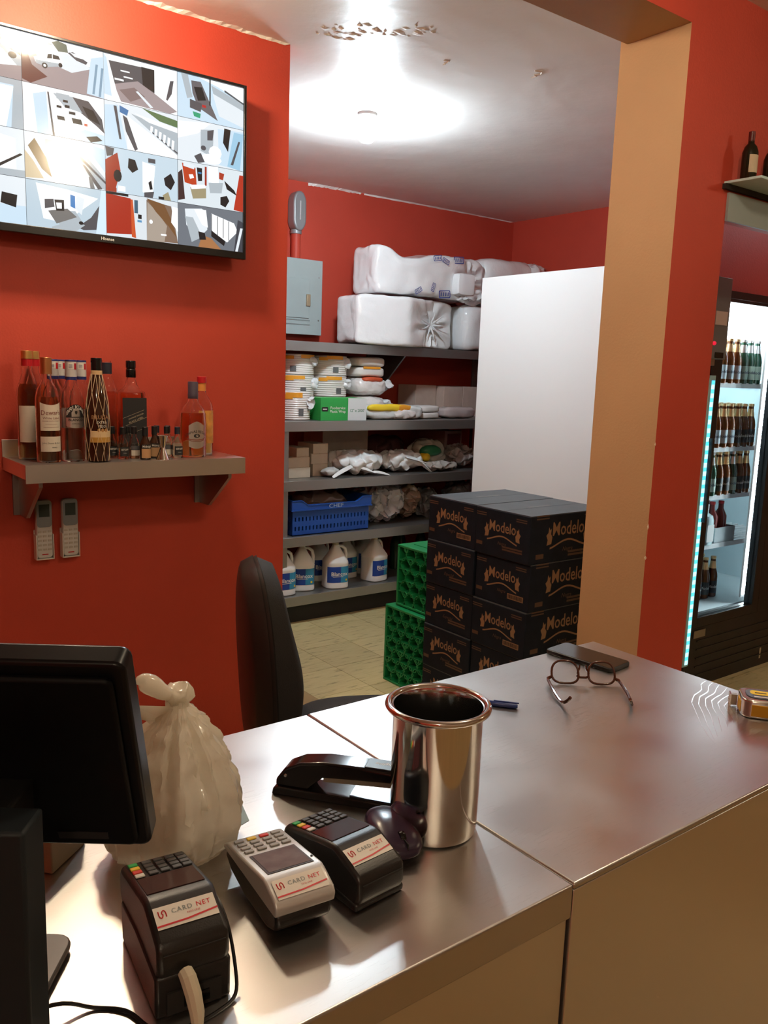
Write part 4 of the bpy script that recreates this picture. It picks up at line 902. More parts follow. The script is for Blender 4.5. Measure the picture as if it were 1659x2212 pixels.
def crumple(name, label, x0, x1, y0, y1, z, h, m, seed, amp=0.02, sc=14, sq=2.6, n=22, cat='bag', group=None, extra=()):
    t = thing(name, label, cat, ((x0+x1)/2, (y0+y1)/2, z), 0, group); hx, hy = (x1-x0)/2, (y1-y0)/2
    mb = MB(); blob(mb, -hx, hx, -hy, hy, 0.0, h, n=n, sq=sq, amp=amp, sc=sc, seed=seed, ridge=True); mb.build('crumpled_film', m, t, smooth=45)
    for k, (ax, ay, az, bx, by, bz, wd) in enumerate(extra):
        mb = MB(); P0, P1 = Vector((ax, ay, az)), Vector((bx, by, bz)); n_ = 6; vs = []; fs = []
        for i in range(n_+1):
            u = i/n_; p_ = P0.lerp(P1, u); w2 = wd*(0.35+0.65*math.sin(PI*min(1, u*0.8+0.15)))
            vs += [p_+Vector((-w2*0.3, -0.004*math.sin(5*u), w2)), p_+Vector((w2*0.3, -0.012-0.004*math.cos(4*u), 0)), p_+Vector((0, 0.008, -w2*0.4))]
        for i in range(n_): fs += [(3*i, 3*i+1, 3*i+4, 3*i+3), (3*i+1, 3*i+2, 3*i+5, 3*i+4), (3*i+2, 3*i, 3*i+3, 3*i+5)]
        fs += [(0, 2, 1), (3*n_, 3*n_+1, 3*n_+2)]
        mb.add(vs, fs); mb.build('bag_handle', m, t, smooth=60)
    return t
crumple('plastic_bag', 'pile of crumpled white plastic bags on the third shelf', 2.86, 3.22, 4.15, 4.45, S3, 0.125, HD, 61, 0.028, 11, extra=((-0.10, -0.12, 0.06, -0.26, -0.16, 0.004, 0.02), (0.06, -0.13, 0.02, 0.16, -0.17, 0.002, 0.018), (-0.05, -0.12, 0.05, 0.05, -0.16, 0.02, 0.02)))
crumple('plastic_bag', 'thinner bunch of white plastic bags right of the big pile', 3.24, 3.56, 4.18, 4.42, S3, 0.115, HD, 64, 0.026, 13, extra=((0.08, -0.1, 0.08, 0.17, -0.14, 0.004, 0.02), (-0.02, -0.10, 0.1, 0.14, -0.12, 0.06, 0.012)))
crumple('plastic_bag', 'grey folded plastic bag corner at the left of the white pile', 2.76, 2.865, 4.17, 4.27, S3, 0.05, mat('grey_bag', (0.50, 0.50, 0.48), 0.35), 66, 0.01, 20, n=8)
gp = crumple('wrapped_pack', 'clear pack with a green and yellow print, right half of the third shelf', 3.57, 3.81, 4.26, 4.46, S3, 0.185, mat('hazy_film', (0.56, 0.55, 0.48), 0.14, coat=0.7), 68, 0.020, 12, cat='packaging')
mb = MB(); blob(mb, -0.11, 0.06, -0.115, -0.03, 0.09, 0.165, n=10, sq=2.4, amp=0.008, sc=16, seed=70, flat=False); mb.build('green_print', mat('dark_green_print', (0.03, 0.22, 0.10), 0.3, coat=0.5), gp, smooth=60)
mb = MB(); blob(mb, -0.12, -0.05, -0.12, -0.05, 0.06, 0.12, n=8, sq=2.4, amp=0.006, sc=16, seed=71, flat=False); mb.build('yellow_print', YELLOW, gp, smooth=60)
crumple('film_bag', 'glossy clear film bag at the right end of the third shelf', 3.845, 4.04, 4.22, 4.42, S3, 0.135, mat('grey_film', (0.38, 0.34, 0.33), 0.10, coat=0.8), 73, 0.030, 14)
crumple('film_bag', 'flat dusky film bag under the green printed pack', 3.55, 3.80, 4.14, 4.26, S3, 0.055, mat('dusk_film', (0.42, 0.38, 0.35), 0.2, coat=0.5), 75, 0.018, 16, n=14)
t = carton(3.93, 4.09, 4.45, 4.74, S3, 0.245, 'pale carton with a dark red panel at the right end of the third shelf', mat('pinkish_card', (0.50, 0.36, 0.33), 0.6), 'marked cartons')
MB().box(-0.055, 0.07, -0.1465, -0.1445, 0.13, 0.225).build('red_panel', mat('maroon_print', (0.16, 0.02, 0.03), 0.5), t)
crumple('film_bag', 'dark bundle in film behind the white bags', 3.36, 3.66, 4.50, 4.74, S3, 0.20, mat('maroon_film', (0.13, 0.06, 0.06), 0.3, coat=0.4), 77, 0.02, 10, n=14)

# ------------------------------------------------------------------ fourth shelf: blue crate, bags of lids
S2 = SHZ[1]
BLUE = mat('blue_crate_plastic', (0.012, 0.075, 0.36), 0.38)
bc = thing('plastic_crate', 'blue plastic crate with CHEF on its rim', 'crate', (2.79, 4.33, S2))
def crate_wall(x0, x1, axis, c0, c1, zb, zt, parent):
    """slatted wall: rails with upright slots between them"""
    mb = MB(); n = 22
    rows = [zb+0.03, zb+0.055, zb+0.085, zb+0.11]
    def bx(a, b, z0_, z1_):
        if axis == 'y': mb.box(a, b, c0, c1, z0_, z1_)
        else: mb.box(c0, c1, a, b, z0_, z1_)
    bx(x0, x1, zb, rows[0]); bx(x0, x1, rows[1], rows[2]); bx(x0, x1, rows[3], zt)
    m_ = (x1-x0)/n
    for za, zb_ in ((rows[0], rows[1]), (rows[2], rows[3])):
        for i in range(n): bx(x0+m_*i, x0+m_*(i+0.62), za, zb_)
        bx(x1-m_*0.3, x1, za, zb_)
    return mb.build('crate_wall', BLUE, parent, smooth=0)
L_, D_, H_ = 0.275, 0.175, 0.185
crate_wall(-L_, L_, 'y', -D_, -D_+0.008, 0.0, H_-0.03, bc); crate_wall(-L_, L_, 'y', D_-0.008, D_, 0.0, H_-0.03, bc)
crate_wall(-D_+0.008, D_-0.008, 'x', -L_, -L_+0.008, 0.0, H_-0.03, bc); crate_wall(-D_+0.008, D_-0.008, 'x', L_-0.008, L_, 0.0, H_-0.03, bc)
MB().box(-L_, L_, -D_, D_, 0.0, 0.006).build('crate_floor', BLUE, bc)
rim = MB()
prof = [(-L_-0.012, H_-0.032), (L_+0.012, H_-0.032), (L_+0.012, H_+0.028), (L_-0.055, H_+0.028), (L_-0.10, H_-0.002), (-L_+0.10, H_-0.002), (-L_+0.055, H_+0.028), (-L_-0.012, H_+0.028)]
rim.prism(prof, -D_-0.012, -D_+0.006, 'y'); rim.prism(prof, D_-0.006, D_+0.012, 'y')
rim.box(-L_-0.012, -L_+0.006, -D_+0.006, D_-0.006, H_-0.032, H_+0.028).box(L_-0.006, L_+0.012, -D_+0.006, D_-0.006, H_-0.032, H_+0.028)
rb = rim.build('crate_rim', BLUE, bc, bevel=0.002, fix=True)
MB().box(-L_-0.016, L_+0.016, -D_-0.016, -D_-0.012, H_-0.036, H_-0.028).build('rim_ridge', BLUE, rb); MB().prism([(a, b) for a, b in prof[2:]]+[(prof[7][0], prof[7][1]-0.005), (-L_+0.055, H_+0.023), (-L_+0.10, H_-0.007), (L_-0.10, H_-0.007), (L_-0.055, H_+0.023), (prof[2][0], prof[2][1]-0.005)], -D_-0.016, -D_-0.011, 'y').build('rim_lip', BLUE, rb, smooth=0)
tx = MB(); flat_text(tx, 'CHEF', 0.034, (0.02, -D_-0.0168, H_-0.018), (1, 0, 0), (0, 0, 1), bold=0.008, sx=1.3); tx.build('lettering', mat('grey_blue_ink', (0.34, 0.43, 0.60), 0.5), rb, smooth=0)
crumple('film_bag', 'dark film bundle inside the blue crate', 2.62, 2.98, 4.22, 4.44, S2+0.007, 0.235, mat('brown_film', (0.16, 0.11, 0.09), 0.25, coat=0.5), 81, 0.022, 12, n=14)
LID = mat('clear_lids', (0.50, 0.53, 0.57), 0.07, coat=1.0, spec=0.8)
crumple('lid_bag', 'big clear bag of plastic lids right of the blue crate', 3.12, 3.43, 4.20, 4.50, S2, 0.235, LID, 84, 0.034, 17, n=30)
crumple('lid_bag', 'narrow tan film bag between two clear lid bags', 3.45, 3.57, 4.26, 4.44, S2, 0.235, mat('tan_film', (0.36, 0.27, 0.22), 0.12, coat=0.9), 86, 0.025, 20, n=18)
crumple('lid_bag', 'dark grey clear bag of cups next to the dark beer cases', 3.585, 3.76, 4.26, 4.46, S2, 0.175, mat('grey_clear', (0.17, 0.18, 0.20), 0.07, coat=1.0), 88, 0.03, 18, n=22)
crumple('lid_bag', 'clear bag showing just above the beer cases beside the white panel', 3.92, 4.14, 4.30, 4.50, S2, 0.205, mat('grey_clear2', (0.25, 0.26, 0.28), 0.08, coat=1.0), 90, 0.025, 18, n=18)

# ------------------------------------------------------------------ bottom shelf: bleach jugs, dark bottles
S1 = SHZ[0]
JUGW = mat('jug_white', (0.80, 0.81, 0.79), 0.35)
JB = mat('bleach_blue', (0.012, 0.055, 0.30), 0.35); JC = mat('bleach_cyan', (0.03, 0.26, 0.46), 0.35)
def make_jug():
    t = thing('bleach_jug', 'x', 'bottle', (0, 0, S1))
    r = 0.076
    prof = [(0, 0), (r*0.93, 0), (r, 0.006), (r, 0.030), (r*0.985, 0.034), (r*0.985, 0.150), (r, 0.155), (r*0.97, 0.168), (r*0.80, 0.188), (r*0.58, 0.214), (r*0.38, 0.242), (0.019, 0.260), (0.018, 0.272)]
    MB().lathe(prof+[(0, 0.272)], 30, 3.2).build('body', JUGW, t, smooth=35)
    MB().lathe([(0.0205, 0.264), (0.021, 0.266), (0.021, 0.294), (0.019, 0.297), (0, 0.297)], 20).build('cap', mat('cream_cap', (0.62, 0.58, 0.48), 0.45), t)
    MB().tube([(0.012, 0, 0.256), (0.042, 0, 0.254), (0.062, 0, 0.238), (0.070, 0, 0.205), (0.069, 0, 0.160)], [0.009, 0.0095, 0.010, 0.010, 0.011], 10).build('handle', JUGW, t)
    a0 = R(-90)
    rl = r*1.035
    def sq(a): ca, sa = abs(math.cos(a)), abs(math.sin(a)); return (ca**3.2+sa**3.2)**(-1/3.2)
    def patch(mb, z0, z1, lo, hi, off, n=12):
        vs = []; fs = []
        for i in range(n+1):
            a = a0+lo+(hi-lo)*i/n; rr_ = (r*0.985)*sq(a)+off
            vs += [(rr_*math.cos(a), rr_*math.sin(a), z0), (rr_*math.cos(a), rr_*math.sin(a), z1)]
        for i in range(n): fs.append((2*i, 2*i+2, 2*i+3, 2*i+1))
        return mb.add(vs, fs)
    lb = patch(MB(), 0.040, 0.140, -0.95, 0.95, 0.0008).build('label', JB, t)
    patch(MB(), 0.040, 0.140, 0.15, 0.95, 0.0011, 6).build('label_wave', JC, lb, smooth=0)
    tx = MB(); vs, fs = text_geo('Blancox', 0.034, 0.014)
    V = []
    for x, y in vs:
        a = a0+x/0.080+0.05; rr_ = (r*0.985)*sq(a)+0.0016; V.append((rr_*math.cos(a), rr_*math.sin(a), 0.094+y))
    tx.add(V, fs); tx.build('lettering', INKW, lb, smooth=0)
    patch(MB(), 0.076, 0.079, -0.5, 0.35, 0.0014, 6).build('tagline', INKW, lb, smooth=0)
    patch(MB(), 0.050, 0.062, 0.55, 0.70, 0.0015, 3).build('seal', YELLOW, lb, smooth=0)
    return t
jg = make_jug()
for i, (x, y, rz, lab) in enumerate(((2.865, 4.215, -14, 'white bleach jug with blue label at the front edge, middle of the row'), (3.185, 4.24, 12, 'rightmost white bleach jug with a dark blue label at the front'), (2.655, 4.27, -22, 'white bleach jug left of the front one, label half turned'), (2.875, 4.43, -6, 'bleach jug behind, between the two left front jugs'), (3.06, 4.40, 0, 'bleach jug directly behind and right of the middle front jug'), (3.245, 4.46, 4, 'shaded bleach jug behind the rightmost one'), (2.49, 4.23, 0, 'bleach jug at the left end, mostly hidden by the chair'))):
    o = jg if i == 0 else copy_tree(jg)
    o.location = (x, y, S1); o.rotation_euler = (0, 0, R(rz)); o['label'] = lab; o['group'] = 'bleach jugs on the bottom shelf'
DG_ = mat('dark_green_glass', (0.01, 0.035, 0.02), 0.08)
for i, (x, y) in enumerate(((3.38, 4.50), (3.50, 4.42), (3.62, 4.52), (3.74, 4.44))):
    t = bottle('dark_bottle', ('dark green bottle right behind the rightmost bleach jug', 'second dark green bottle from the bleach jugs', 'third dark green bottle from the bleach jugs', 'fourth dark green bottle from the bleach jugs, behind the crate')[i], x, y, [(0.036, 0), (0.038, 0.005), (0.038, 0.17), (0.03, 0.20), (0.015, 0.235), (0.014, 0.29)], DG_, z=S1, hol=False, group='dark bottles at the back of the bottom shelf')
    cap(t, 0.0155, 0.27, 0.30, BLACKP)

# ------------------------------------------------------------------ cold room: white side wall, glass doors, beer
cr_ = thing('cold_room', 'white panelled cold room with black framed glass doors', 'cold room', (3.55, 2.34, 0))
MB().box(0.0, 0.08, 0.0, 1.41, 0.0, 2.075).build('side_panel', mat('white_panel', (0.78, 0.80, 0.80), 0.35), cr_, bevel=0.003)
MB().box(0.08, 1.29, 1.33, 1.41, 0.0, 2.075).build('rear_panel', mat('white_panel', (0.78, 0.80, 0.80)), cr_)
MB().box(0.08, 1.29, 0.0, 1.33, 2.0, 2.075).build('roof_panel', mat('white_panel', (0.78, 0.80, 0.80)), cr_)
MB().box(0.08, 1.29, 0.0, 1.33, 0.0, 0.335).build('floor_deck', mat('cold_floor', (0.62, 0.70, 0.72), 0.4), cr_)
YC = 2.22-2.34
LINER = mat('cooler_liner', (0.62, 0.74, 0.78), 0.35)
MB().box(0.08, 1.29, 0.64, 0.66, 0.335, 2.0).build('rear_liner', LINER, cr_); MB().box(1.26, 1.28, 0.0, 0.64, 0.335, 2.0).build('end_liner', LINER, cr_); MB().box(0.081, 0.09, 0.0, 0.64, 0.335, 2.0).build('end_liner', LINER, cr_)
MB().box(0.10, 1.25, 0.16, 0.20, 1.73, 1.98).build('light_canopy', mat('canopy_glow', (1, 1, 1), 0.4, emit=(0.86, 0.96, 1.0), es=9.0), cr_, smooth=0)
MB().box(0.03, 1.47, YC, -0.002, 0.0, 0.312).build('kick_panel', mat('kick_black', (0.014, 0.012, 0.014), 0.4, nscale=8, namt=0.4), cr_)
for k in range(5): MB().box(0.13, 1.47, YC-0.004, YC, 0.06+0.045*k, 0.066+0.045*k).build('kick_louvre', BLACKP, cr_)
MB().box(0.03, 1.47, YC, 0.0, 1.897, 1.93).build('head_frame', BLACKP, cr_)
def door(x0, x1):
    d_ = MB()
    d_.box(x0, x0+0.088, YC, YC+0.05, 0.312, 1.897).box(x1-0.058, x1, YC, YC+0.05, 0.312, 1.897).box(x0+0.088, x1-0.058, YC, YC+0.05, 0.312, 0.362).box(x0+0.088, x1-0.058, YC, YC+0.05, 1.88, 1.897)
    fr_ = d_.build('door_frame', BLACKP, cr_, bevel=0.002)
    MB().box(x0+0.088, x1-0.058, YC+0.02, YC+0.026, 0.362, 1.88).build('door_glass', mat('door_glass', (0.93, 0.98, 0.99), 0.0, trans=1.0, ior=1.02), fr_)
    MB().box(x0+0.02, x0+0.035, YC-0.03, YC-0.015, 0.85, 1.25).box(x0+0.02, x0+0.035, YC-0.015, YC, 0.85, 0.87).box(x0+0.02, x0+0.035, YC-0.015, YC, 1.23, 1.25).build('door_handle', BLACKP, fr_)
    MB().box(x0+0.004, x0+0.018, YC-0.002, YC, 0.04, 0.10).build('foot_clip', STEEL, fr_)
    MB().box(x0+0.06, x0+0.16, YC-0.006, YC-0.004, 0.262, 0.300).build('maker_plate', STEELD, fr_)
door(0.03, 0.68); door(0.745, 1.45); MB().box(0.681, 0.744, YC, YC+0.05, 0.312, 1.897).build('mullion', BLACKP, cr_)
LEDW = mat('led_white', (1, 1, 1), 0.4, emit=(0.82, 0.95, 1.0), es=110.0)
LEDC = mat('led_cyan', (0.6, 0.9, 1), 0.4, emit=(0.35, 0.80, 0.95), es=1.5)
LEDB = mat('led_blue', (0.2, 0.7, 1), 0.4, emit=(0.05, 0.55, 0.85), es=1.3)
# LED strip of the door mullion: round modules one above the other
ls = MB()
for k in range(44):
    z = 0.40+k*0.0335
    ls.lathe([(0, -0.013), (0.008, -0.010), (0.012, 0), (0.008, 0.010), (0, 0.013)], 8, c=(0.690, -0.035, z))
lsb = MB().box(0.670, 0.712, -0.025, -0.015, 0.37, 1.87).build('light_bar', WHITE, cr_)
ls.build('led_module', LEDW, lsb)
# coloured LED tape along the frame edge
tp = MB().box(0.012, 0.060, YC-0.008, YC-0.0005, 0.13, 1.54).build('led_tape', mat('clear_sleeve', (0.35, 0.62, 0.66), 0.25), cr_)
tc_ = MB(); tb = MB()
for k in range(34):
    z = 0.14+k*0.0405
    tc_.box(0.030, 0.054, YC-0.0095, YC-0.008, z, z+0.022); tb.box(0.030, 0.054, YC-0.0095, YC-0.008, z+0.022, z+0.0405)
tc_.build('cyan_leds', LEDC, tp, smooth=0); tb.build('blue_leds', LEDB, tp, smooth=0)
CSH = [1.507, 1.177, 0.926, 0.664]
for z in CSH:
    b = MB()
    b.box(0.09, 1.28, 0.06, 0.075, z-0.022, z+0.004)
    for k in range(12): b.box(0.09, 1.28, 0.085+0.04*k, 0.091+0.04*k, z-0.010, z)
    for k in range(6): b.box(0.10+0.23*k, 0.106+0.23*k, 0.06, 0.54, z-0.018, z-0.010)
    b.build('wire_shelf', mat('white_wire', (0.85, 0.88, 0.88), 0.4), cr_, smooth=0)
BEER = mat('beer_brown_glass', (0.16, 0.045, 0.012), 0.05, spec=0.7)
BEERG = mat('beer_green_glass', (0.02, 0.10, 0.06), 0.05, spec=0.7)
FOILG = mat('gold_neck_foil', (0.72, 0.52, 0.28), 0.35, 0.7)
def make_beer(name, glass, lab, word, foil, wordm):
    t = thing(name, 'x', 'bottle', (0, 0, 0))
    MB().lathe([(0, 0), (0.028, 0), (0.030, 0.004), (0.030, 0.115), (0.027, 0.135), (0.018, 0.165), (0.0135, 0.19), (0.013, 0.218), (0, 0.218)], 16).build('glass_body', glass, t, smooth=40)
    MB().lathe([(0.0145, 0.212), (0.0155, 0.214), (0.0145, 0.226), (0, 0.228)], 14).build('crown_cap', foil, t)
    MB().lathe([(0.0202, 0.160), (0.0152, 0.187), (0.0147, 0.200)], 14).build('neck_foil', foil, t)
    lb = MB(); cyl_patch(lb, 0.0306, 0.022, 0.092, R(-118), 1.25, 10); a = lb.build('label', lab, t)
    tx = MB(); cyl_text(tx, word, 0.021, 0.0310, R(-118), 0.058, bold=0.012); tx.build('lettering', wordm, a, smooth=0)
    return t
INKNAVY = mat('navy_ink', (0.02, 0.04, 0.10), 0.5)
bA = make_beer('beer_bottle', BEER, mat('pale_beer_label', (0.70, 0.82, 0.86), 0.4), 'Modelo', FOILG, INKNAVY)
bB = make_beer('beer_bottle', BEER, LABELB, 'Modelo', FOILG, INKW)
bC = make_beer('beer_bottle', BEERG, mat('green_white_label', (0.45, 0.60, 0.50), 0.4), 'Modelo', mat('silver_neck', (0.7, 0.75, 0.78), 0.3, 0.7), INKNAVY)
used = set()
SHN = ['top', 'second', 'third', 'bottom']
ORD = ['leftmost', 'second from left', 'third from left', 'fourth from left', 'fifth from left', 'rightmost']
def put(src, x, y, z, lab, grp):
    o = src if src.name not in used else copy_tree(src)
    used.add(src.name); o.location = (x, y, z); o['label'] = lab; o['group'] = grp
for si, z in enumerate([1.507, 1.177, 0.926]):
    for row in range(3):
        for c_ in range(6):
            src = (bA, bA, bC)[si] if c_ < 3 else (bC if si == 0 else bB)
            if si == 2: src = bB if c_ % 3 else bC
            kind = {'A': 'pale labelled', 'B': 'dark labelled', 'C': 'green glass'}['A' if src is bA else 'B' if src is bB else 'C']
            put(src, 3.985+0.066*c_, 2.42+0.068*row, z+0.0005, '%s beer bottle, %s in the %s row of the %s cooler shelf' % (kind, ORD[c_], ('front', 'middle', 'back')[row], SHN[si]), 'beer bottles on the %s cooler shelf' % SHN[si])
for row in range(2):
    for c_ in range(5):
        put(bB, 3.93+0.075*c_, 2.50+0.072*row, 0.3355, 'dark labelled beer bottle, %s in the %s row on the cooler floor' % (ORD[c_] if c_ < 4 else 'rightmost', ('front', 'back')[row]), 'beer bottles on the cooler floor')
WB = [(0.038, 0), (0.042, 0.004), (0.042, 0.13), (0.036, 0.155), (0.018, 0.168), (0.016, 0.19)]
for i in range(2):
    t = bottle('square_bottle', ('pale square bottle at the left of the fourth cooler shelf', 'pale square bottle behind the left one on the fourth cooler shelf')[i], 3.985+0.02*i, 2.43+0.1*i, WB, mat('pale_bottle', (0.55, 0.72, 0.74), 0.1), z=0.6645, sq=4, hol=False, group='pale square bottles')
    cap(t, 0.020, 0.185, 0.215, WHITE); MB().box(-0.030, 0.030, -0.0435, -0.0425, 0.02, 0.11).build('label', WHITE, t)
bx_ = thing('bottle_tray', 'pale carton tray on the fourth cooler shelf', 'tray', (4.14, 2.50, 0.6645))
MB().box(-0.09, 0.10, -0.10, 0.10, 0, 0.006).box(-0.09, 0.10, -0.10, -0.096, 0, 0.085).box(-0.09, 0.10, 0.096, 0.10, 0, 0.085).box(-0.09, -0.086, -0.096, 0.096, 0, 0.085).box(0.096, 0.10, -0.096, 0.096, 0, 0.085).build('tray_walls', mat('grey_card', (0.42, 0.48, 0.50), 0.5), bx_)
for i in range(2):
    for k in range(2):
        t = bottle('red_bottle', 'dark red bottle at the %s %s of the pale carton tray' % (('front', 'back')[k], ('left', 'right')[i]), 4.10+0.085*i, 2.46+0.085*k, [(0.032, 0), (0.034, 0.004), (0.034, 0.13), (0.014, 0.17), (0.013, 0.20)], mat('red_bottle', (0.22, 0.03, 0.03), 0.1), z=0.671, hol=False, group='bottles in the carton tray')
        cap(t, 0.015, 0.195, 0.21, REDCAP)
# control box on the frame
kb = thing('control_box', 'dark grey control box with a paper note beside the glass door', 'control box', (3.462, 2.165, 1.61))
MB().box(-0.055, 0.058, -0.045, 0.075, 0.0, 0.352).build('housing', mat('slate_enamel', (0.15, 0.17, 0.18), 0.5), kb, bevel=0.002)
MB().box(-0.049, 0.042, -0.0465, -0.0455, 0.148, 0.207).build('paper_note', mat('aged_paper', (0.58, 0.53, 0.48), 0.7), kb)
MB().lathe([(0, 0), (0.009, 0), (0.009, 0.004), (0.006, 0.009), (0, 0.010)], 14).build('red_indicator', mat('red_indicator', (0.6, 0.01, 0.03), 0.3, emit=(0.9, 0.02, 0.06), es=0.6), kb, loc=(-0.045, -0.045, 0.068), rot=(R(90), 0, 0))
MB().box(-0.030, 0.035, -0.048, -0.0455, 0.006, 0.030).build('display', GLOSSB, kb)
MB().box(-0.045, 0.0, -0.03, 0.07, -0.028, 0.0).build('hinge', STEELD, kb)

# ------------------------------------------------------------------ beer cases
CARD = mat('black_card', (0.010, 0.013, 0.020), 0.65, spec=0.12, nscale=25, namt=0.15)
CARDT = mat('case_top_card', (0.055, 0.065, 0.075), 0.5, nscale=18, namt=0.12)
CINK = mat('copper_print', (0.27, 0.155, 0.08), 0.5, 0.1)
CINKD = mat('dim_copper_print', (0.085, 0.045, 0.025), 0.5)
BXL, BXW, BXH = 0.470, 0.305, 0.1945
def case_logo(o, ux, s, mbL, mbS, mbB, bar, kind='Negra'):
    """maker's name with a ribbon below and a lion on either side"""
    o = Vector(o); ux = Vector(ux); uz = Vector((0, 0, 1)); P = lambda a, b: o+ux*a*s+uz*b*s
    flat_text(mbL, 'Modelo', 0.070*s, P(0, 0.014), ux, uz, bold=0.010, sx=0.80, arc=0.0)
    n = 12
    for off, th in ((-0.033, 0.0042),):
        vs = []; fs = []
        for i in range(n+1):
            u = -1+2*i/n; z = off+0.010*u*u*(-1)+0.008*math.cos(PI*u)
            vs += [P(u*0.095, z-th), P(u*0.095, z+th*0.6)]
        for i in range(n): fs.append((2*i, 2*i+2, 2*i+3, 2*i+1))
        mbL.add(vs, fs)
    for sg in (-1, 1):
        b = [(0.088, -0.036), (0.112, -0.040), (0.108, -0.020), (0.116, -0.004), (0.106, 0.006), (0.104, 0.026), (0.096, 0.014), (0.090, 0.020), (0.092, 0.0), (0.084, -0.012)]
        mbL.add([P(sg*a, c) for a, c in b], [tuple(range(len(b))) if sg > 0 else tuple(range(len(b)-1, -1, -1))])
    flat_text(mbS, kind, 0.022*s, P(0, -0.060), ux, uz, shear=0.3)
    for r_ in range(2):
        mbS.add([P(-0.170, 0.0655-0.010*r_), P(-0.105, 0.0655-0.010*r_), P(-0.105, 0.0705-0.010*r_), P(-0.170, 0.0705-0.010*r_)], [(0, 1, 2, 3)])
        mbS.add([P(0.085, 0.0655-0.010*r_), P(0.150, 0.0655-0.010*r_), P(0.150, 0.0705-0.010*r_), P(0.085, 0.0705-0.010*r_)], [(0, 1, 2, 3)])
    mbS.add([P(-0.165, -0.085), P(-0.125, -0.085), P(-0.125, -0.068), P(-0.165, -0.068)], [(0, 1, 2, 3)])
    if bar:
        random.seed(3); x = 0.045; mbB.add([P(0.040, -0.088), P(0.140, -0.088), P(0.140, -0.062), P(0.040, -0.062)], [(0, 1, 2, 3)])
        while x < 0.134:
            w2 = random.choice((0.0014, 0.0022, 0.0034))
            mbB.add([P(x, -0.084)-Vector((ux.y, -ux.x, 0))*-0.0004, P(x+w2, -0.084)-Vector((ux.y, -ux.x, 0))*-0.0004, P(x+w2, -0.066)-Vector((ux.y, -ux.x, 0))*-0.0004, P(x, -0.066)-Vector((ux.y, -ux.x, 0))*-0.0004], [(0, 1, 2, 3)], 1); x += w2+random.choice((0.0016, 0.0026))
    else:
        for r_ in range(2): mbB.add([P(0.005, -0.088+0.012*r_), P(0.130, -0.088+0.012*r_), P(0.130, -0.080+0.012*r_), P(0.005, -0.080+0.012*r_)], [(0, 1, 2, 3)], 2)
def make_case(bar, kind):
    t = thing('beer_case', 'x', 'carton')
    MB().box(0, BXL, -BXW/2, BXW/2, 0, BXH-0.004).build('carton_body', CARD, t, bevel=0.0025)
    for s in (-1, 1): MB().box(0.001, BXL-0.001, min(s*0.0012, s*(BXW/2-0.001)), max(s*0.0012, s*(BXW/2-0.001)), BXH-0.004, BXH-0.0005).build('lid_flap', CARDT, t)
    lp = MB()
    for k in range(2): lp.box(0.16, 0.30, -0.050+0.012*k+0.060, -0.0455+0.012*k+0.060, BXH-0.0005, BXH-0.0002)
    lp.build('lid_print', mat('dim_lid_print', (0.22, 0.21, 0.20), 0.6), t, smooth=0)
    for o_, u_, sc2, br in (((-0.0006, 0, 0.112), (0, -1, 0), 0.88, bar), ((BXL*0.47, -BXW/2-0.0006, 0.115), (1, 0, 0), 1.12, False)):
        mL, mS, mB = MB(), MB(), MB()
        case_logo(o_, u_, sc2, mL, mS, mB, br, kind)
        mL.build('brand_print', CINK, t, smooth=0); tag(mS.build('small_print', CINKD, t, smooth=0), kind='stuff'); mB.build('barcode', [CINK, CARD, CINKD], t, smooth=0)
    return t
cases = {(True, 'Negra'): make_case(True, 'Negra'), (False, 'Negra'): make_case(False, 'Negra'), (False, 'Especial'): make_case(False, 'Especial')}
placed = set()
cnames = ['top', 'second', 'third', 'fourth', 'bottom']
for col, yc in ((0, 2.185+BXW/2), (1, 2.497+BXW/2)):
    for lev in range(5):
        bar = (col == 1 and lev in (0,)) or (col == 0 and lev in (1, 2))
        key = (bar, 'Negra' if bar or col == 0 else 'Especial')
        o = cases[key] if key not in placed else copy_tree(cases[key])
        placed.add(key)
        jx = (0.004, -0.004, 0.003, -0.002, 0)[lev]*(1 if col else -1); jy = (0.002, 0.0, 0.003, 0.001, 0.0)[lev]*(1 if col else 1)
        o.location = (2.40+jx+(0.003 if lev else 0.0), yc+jy, (4-lev)*BXH)
        o['label'] = '%s beer case of the stack %s' % (cnames[lev], 'nearest the tan pillar' if col == 0 else 'beside the green crates'); o['group'] = 'black beer cases'

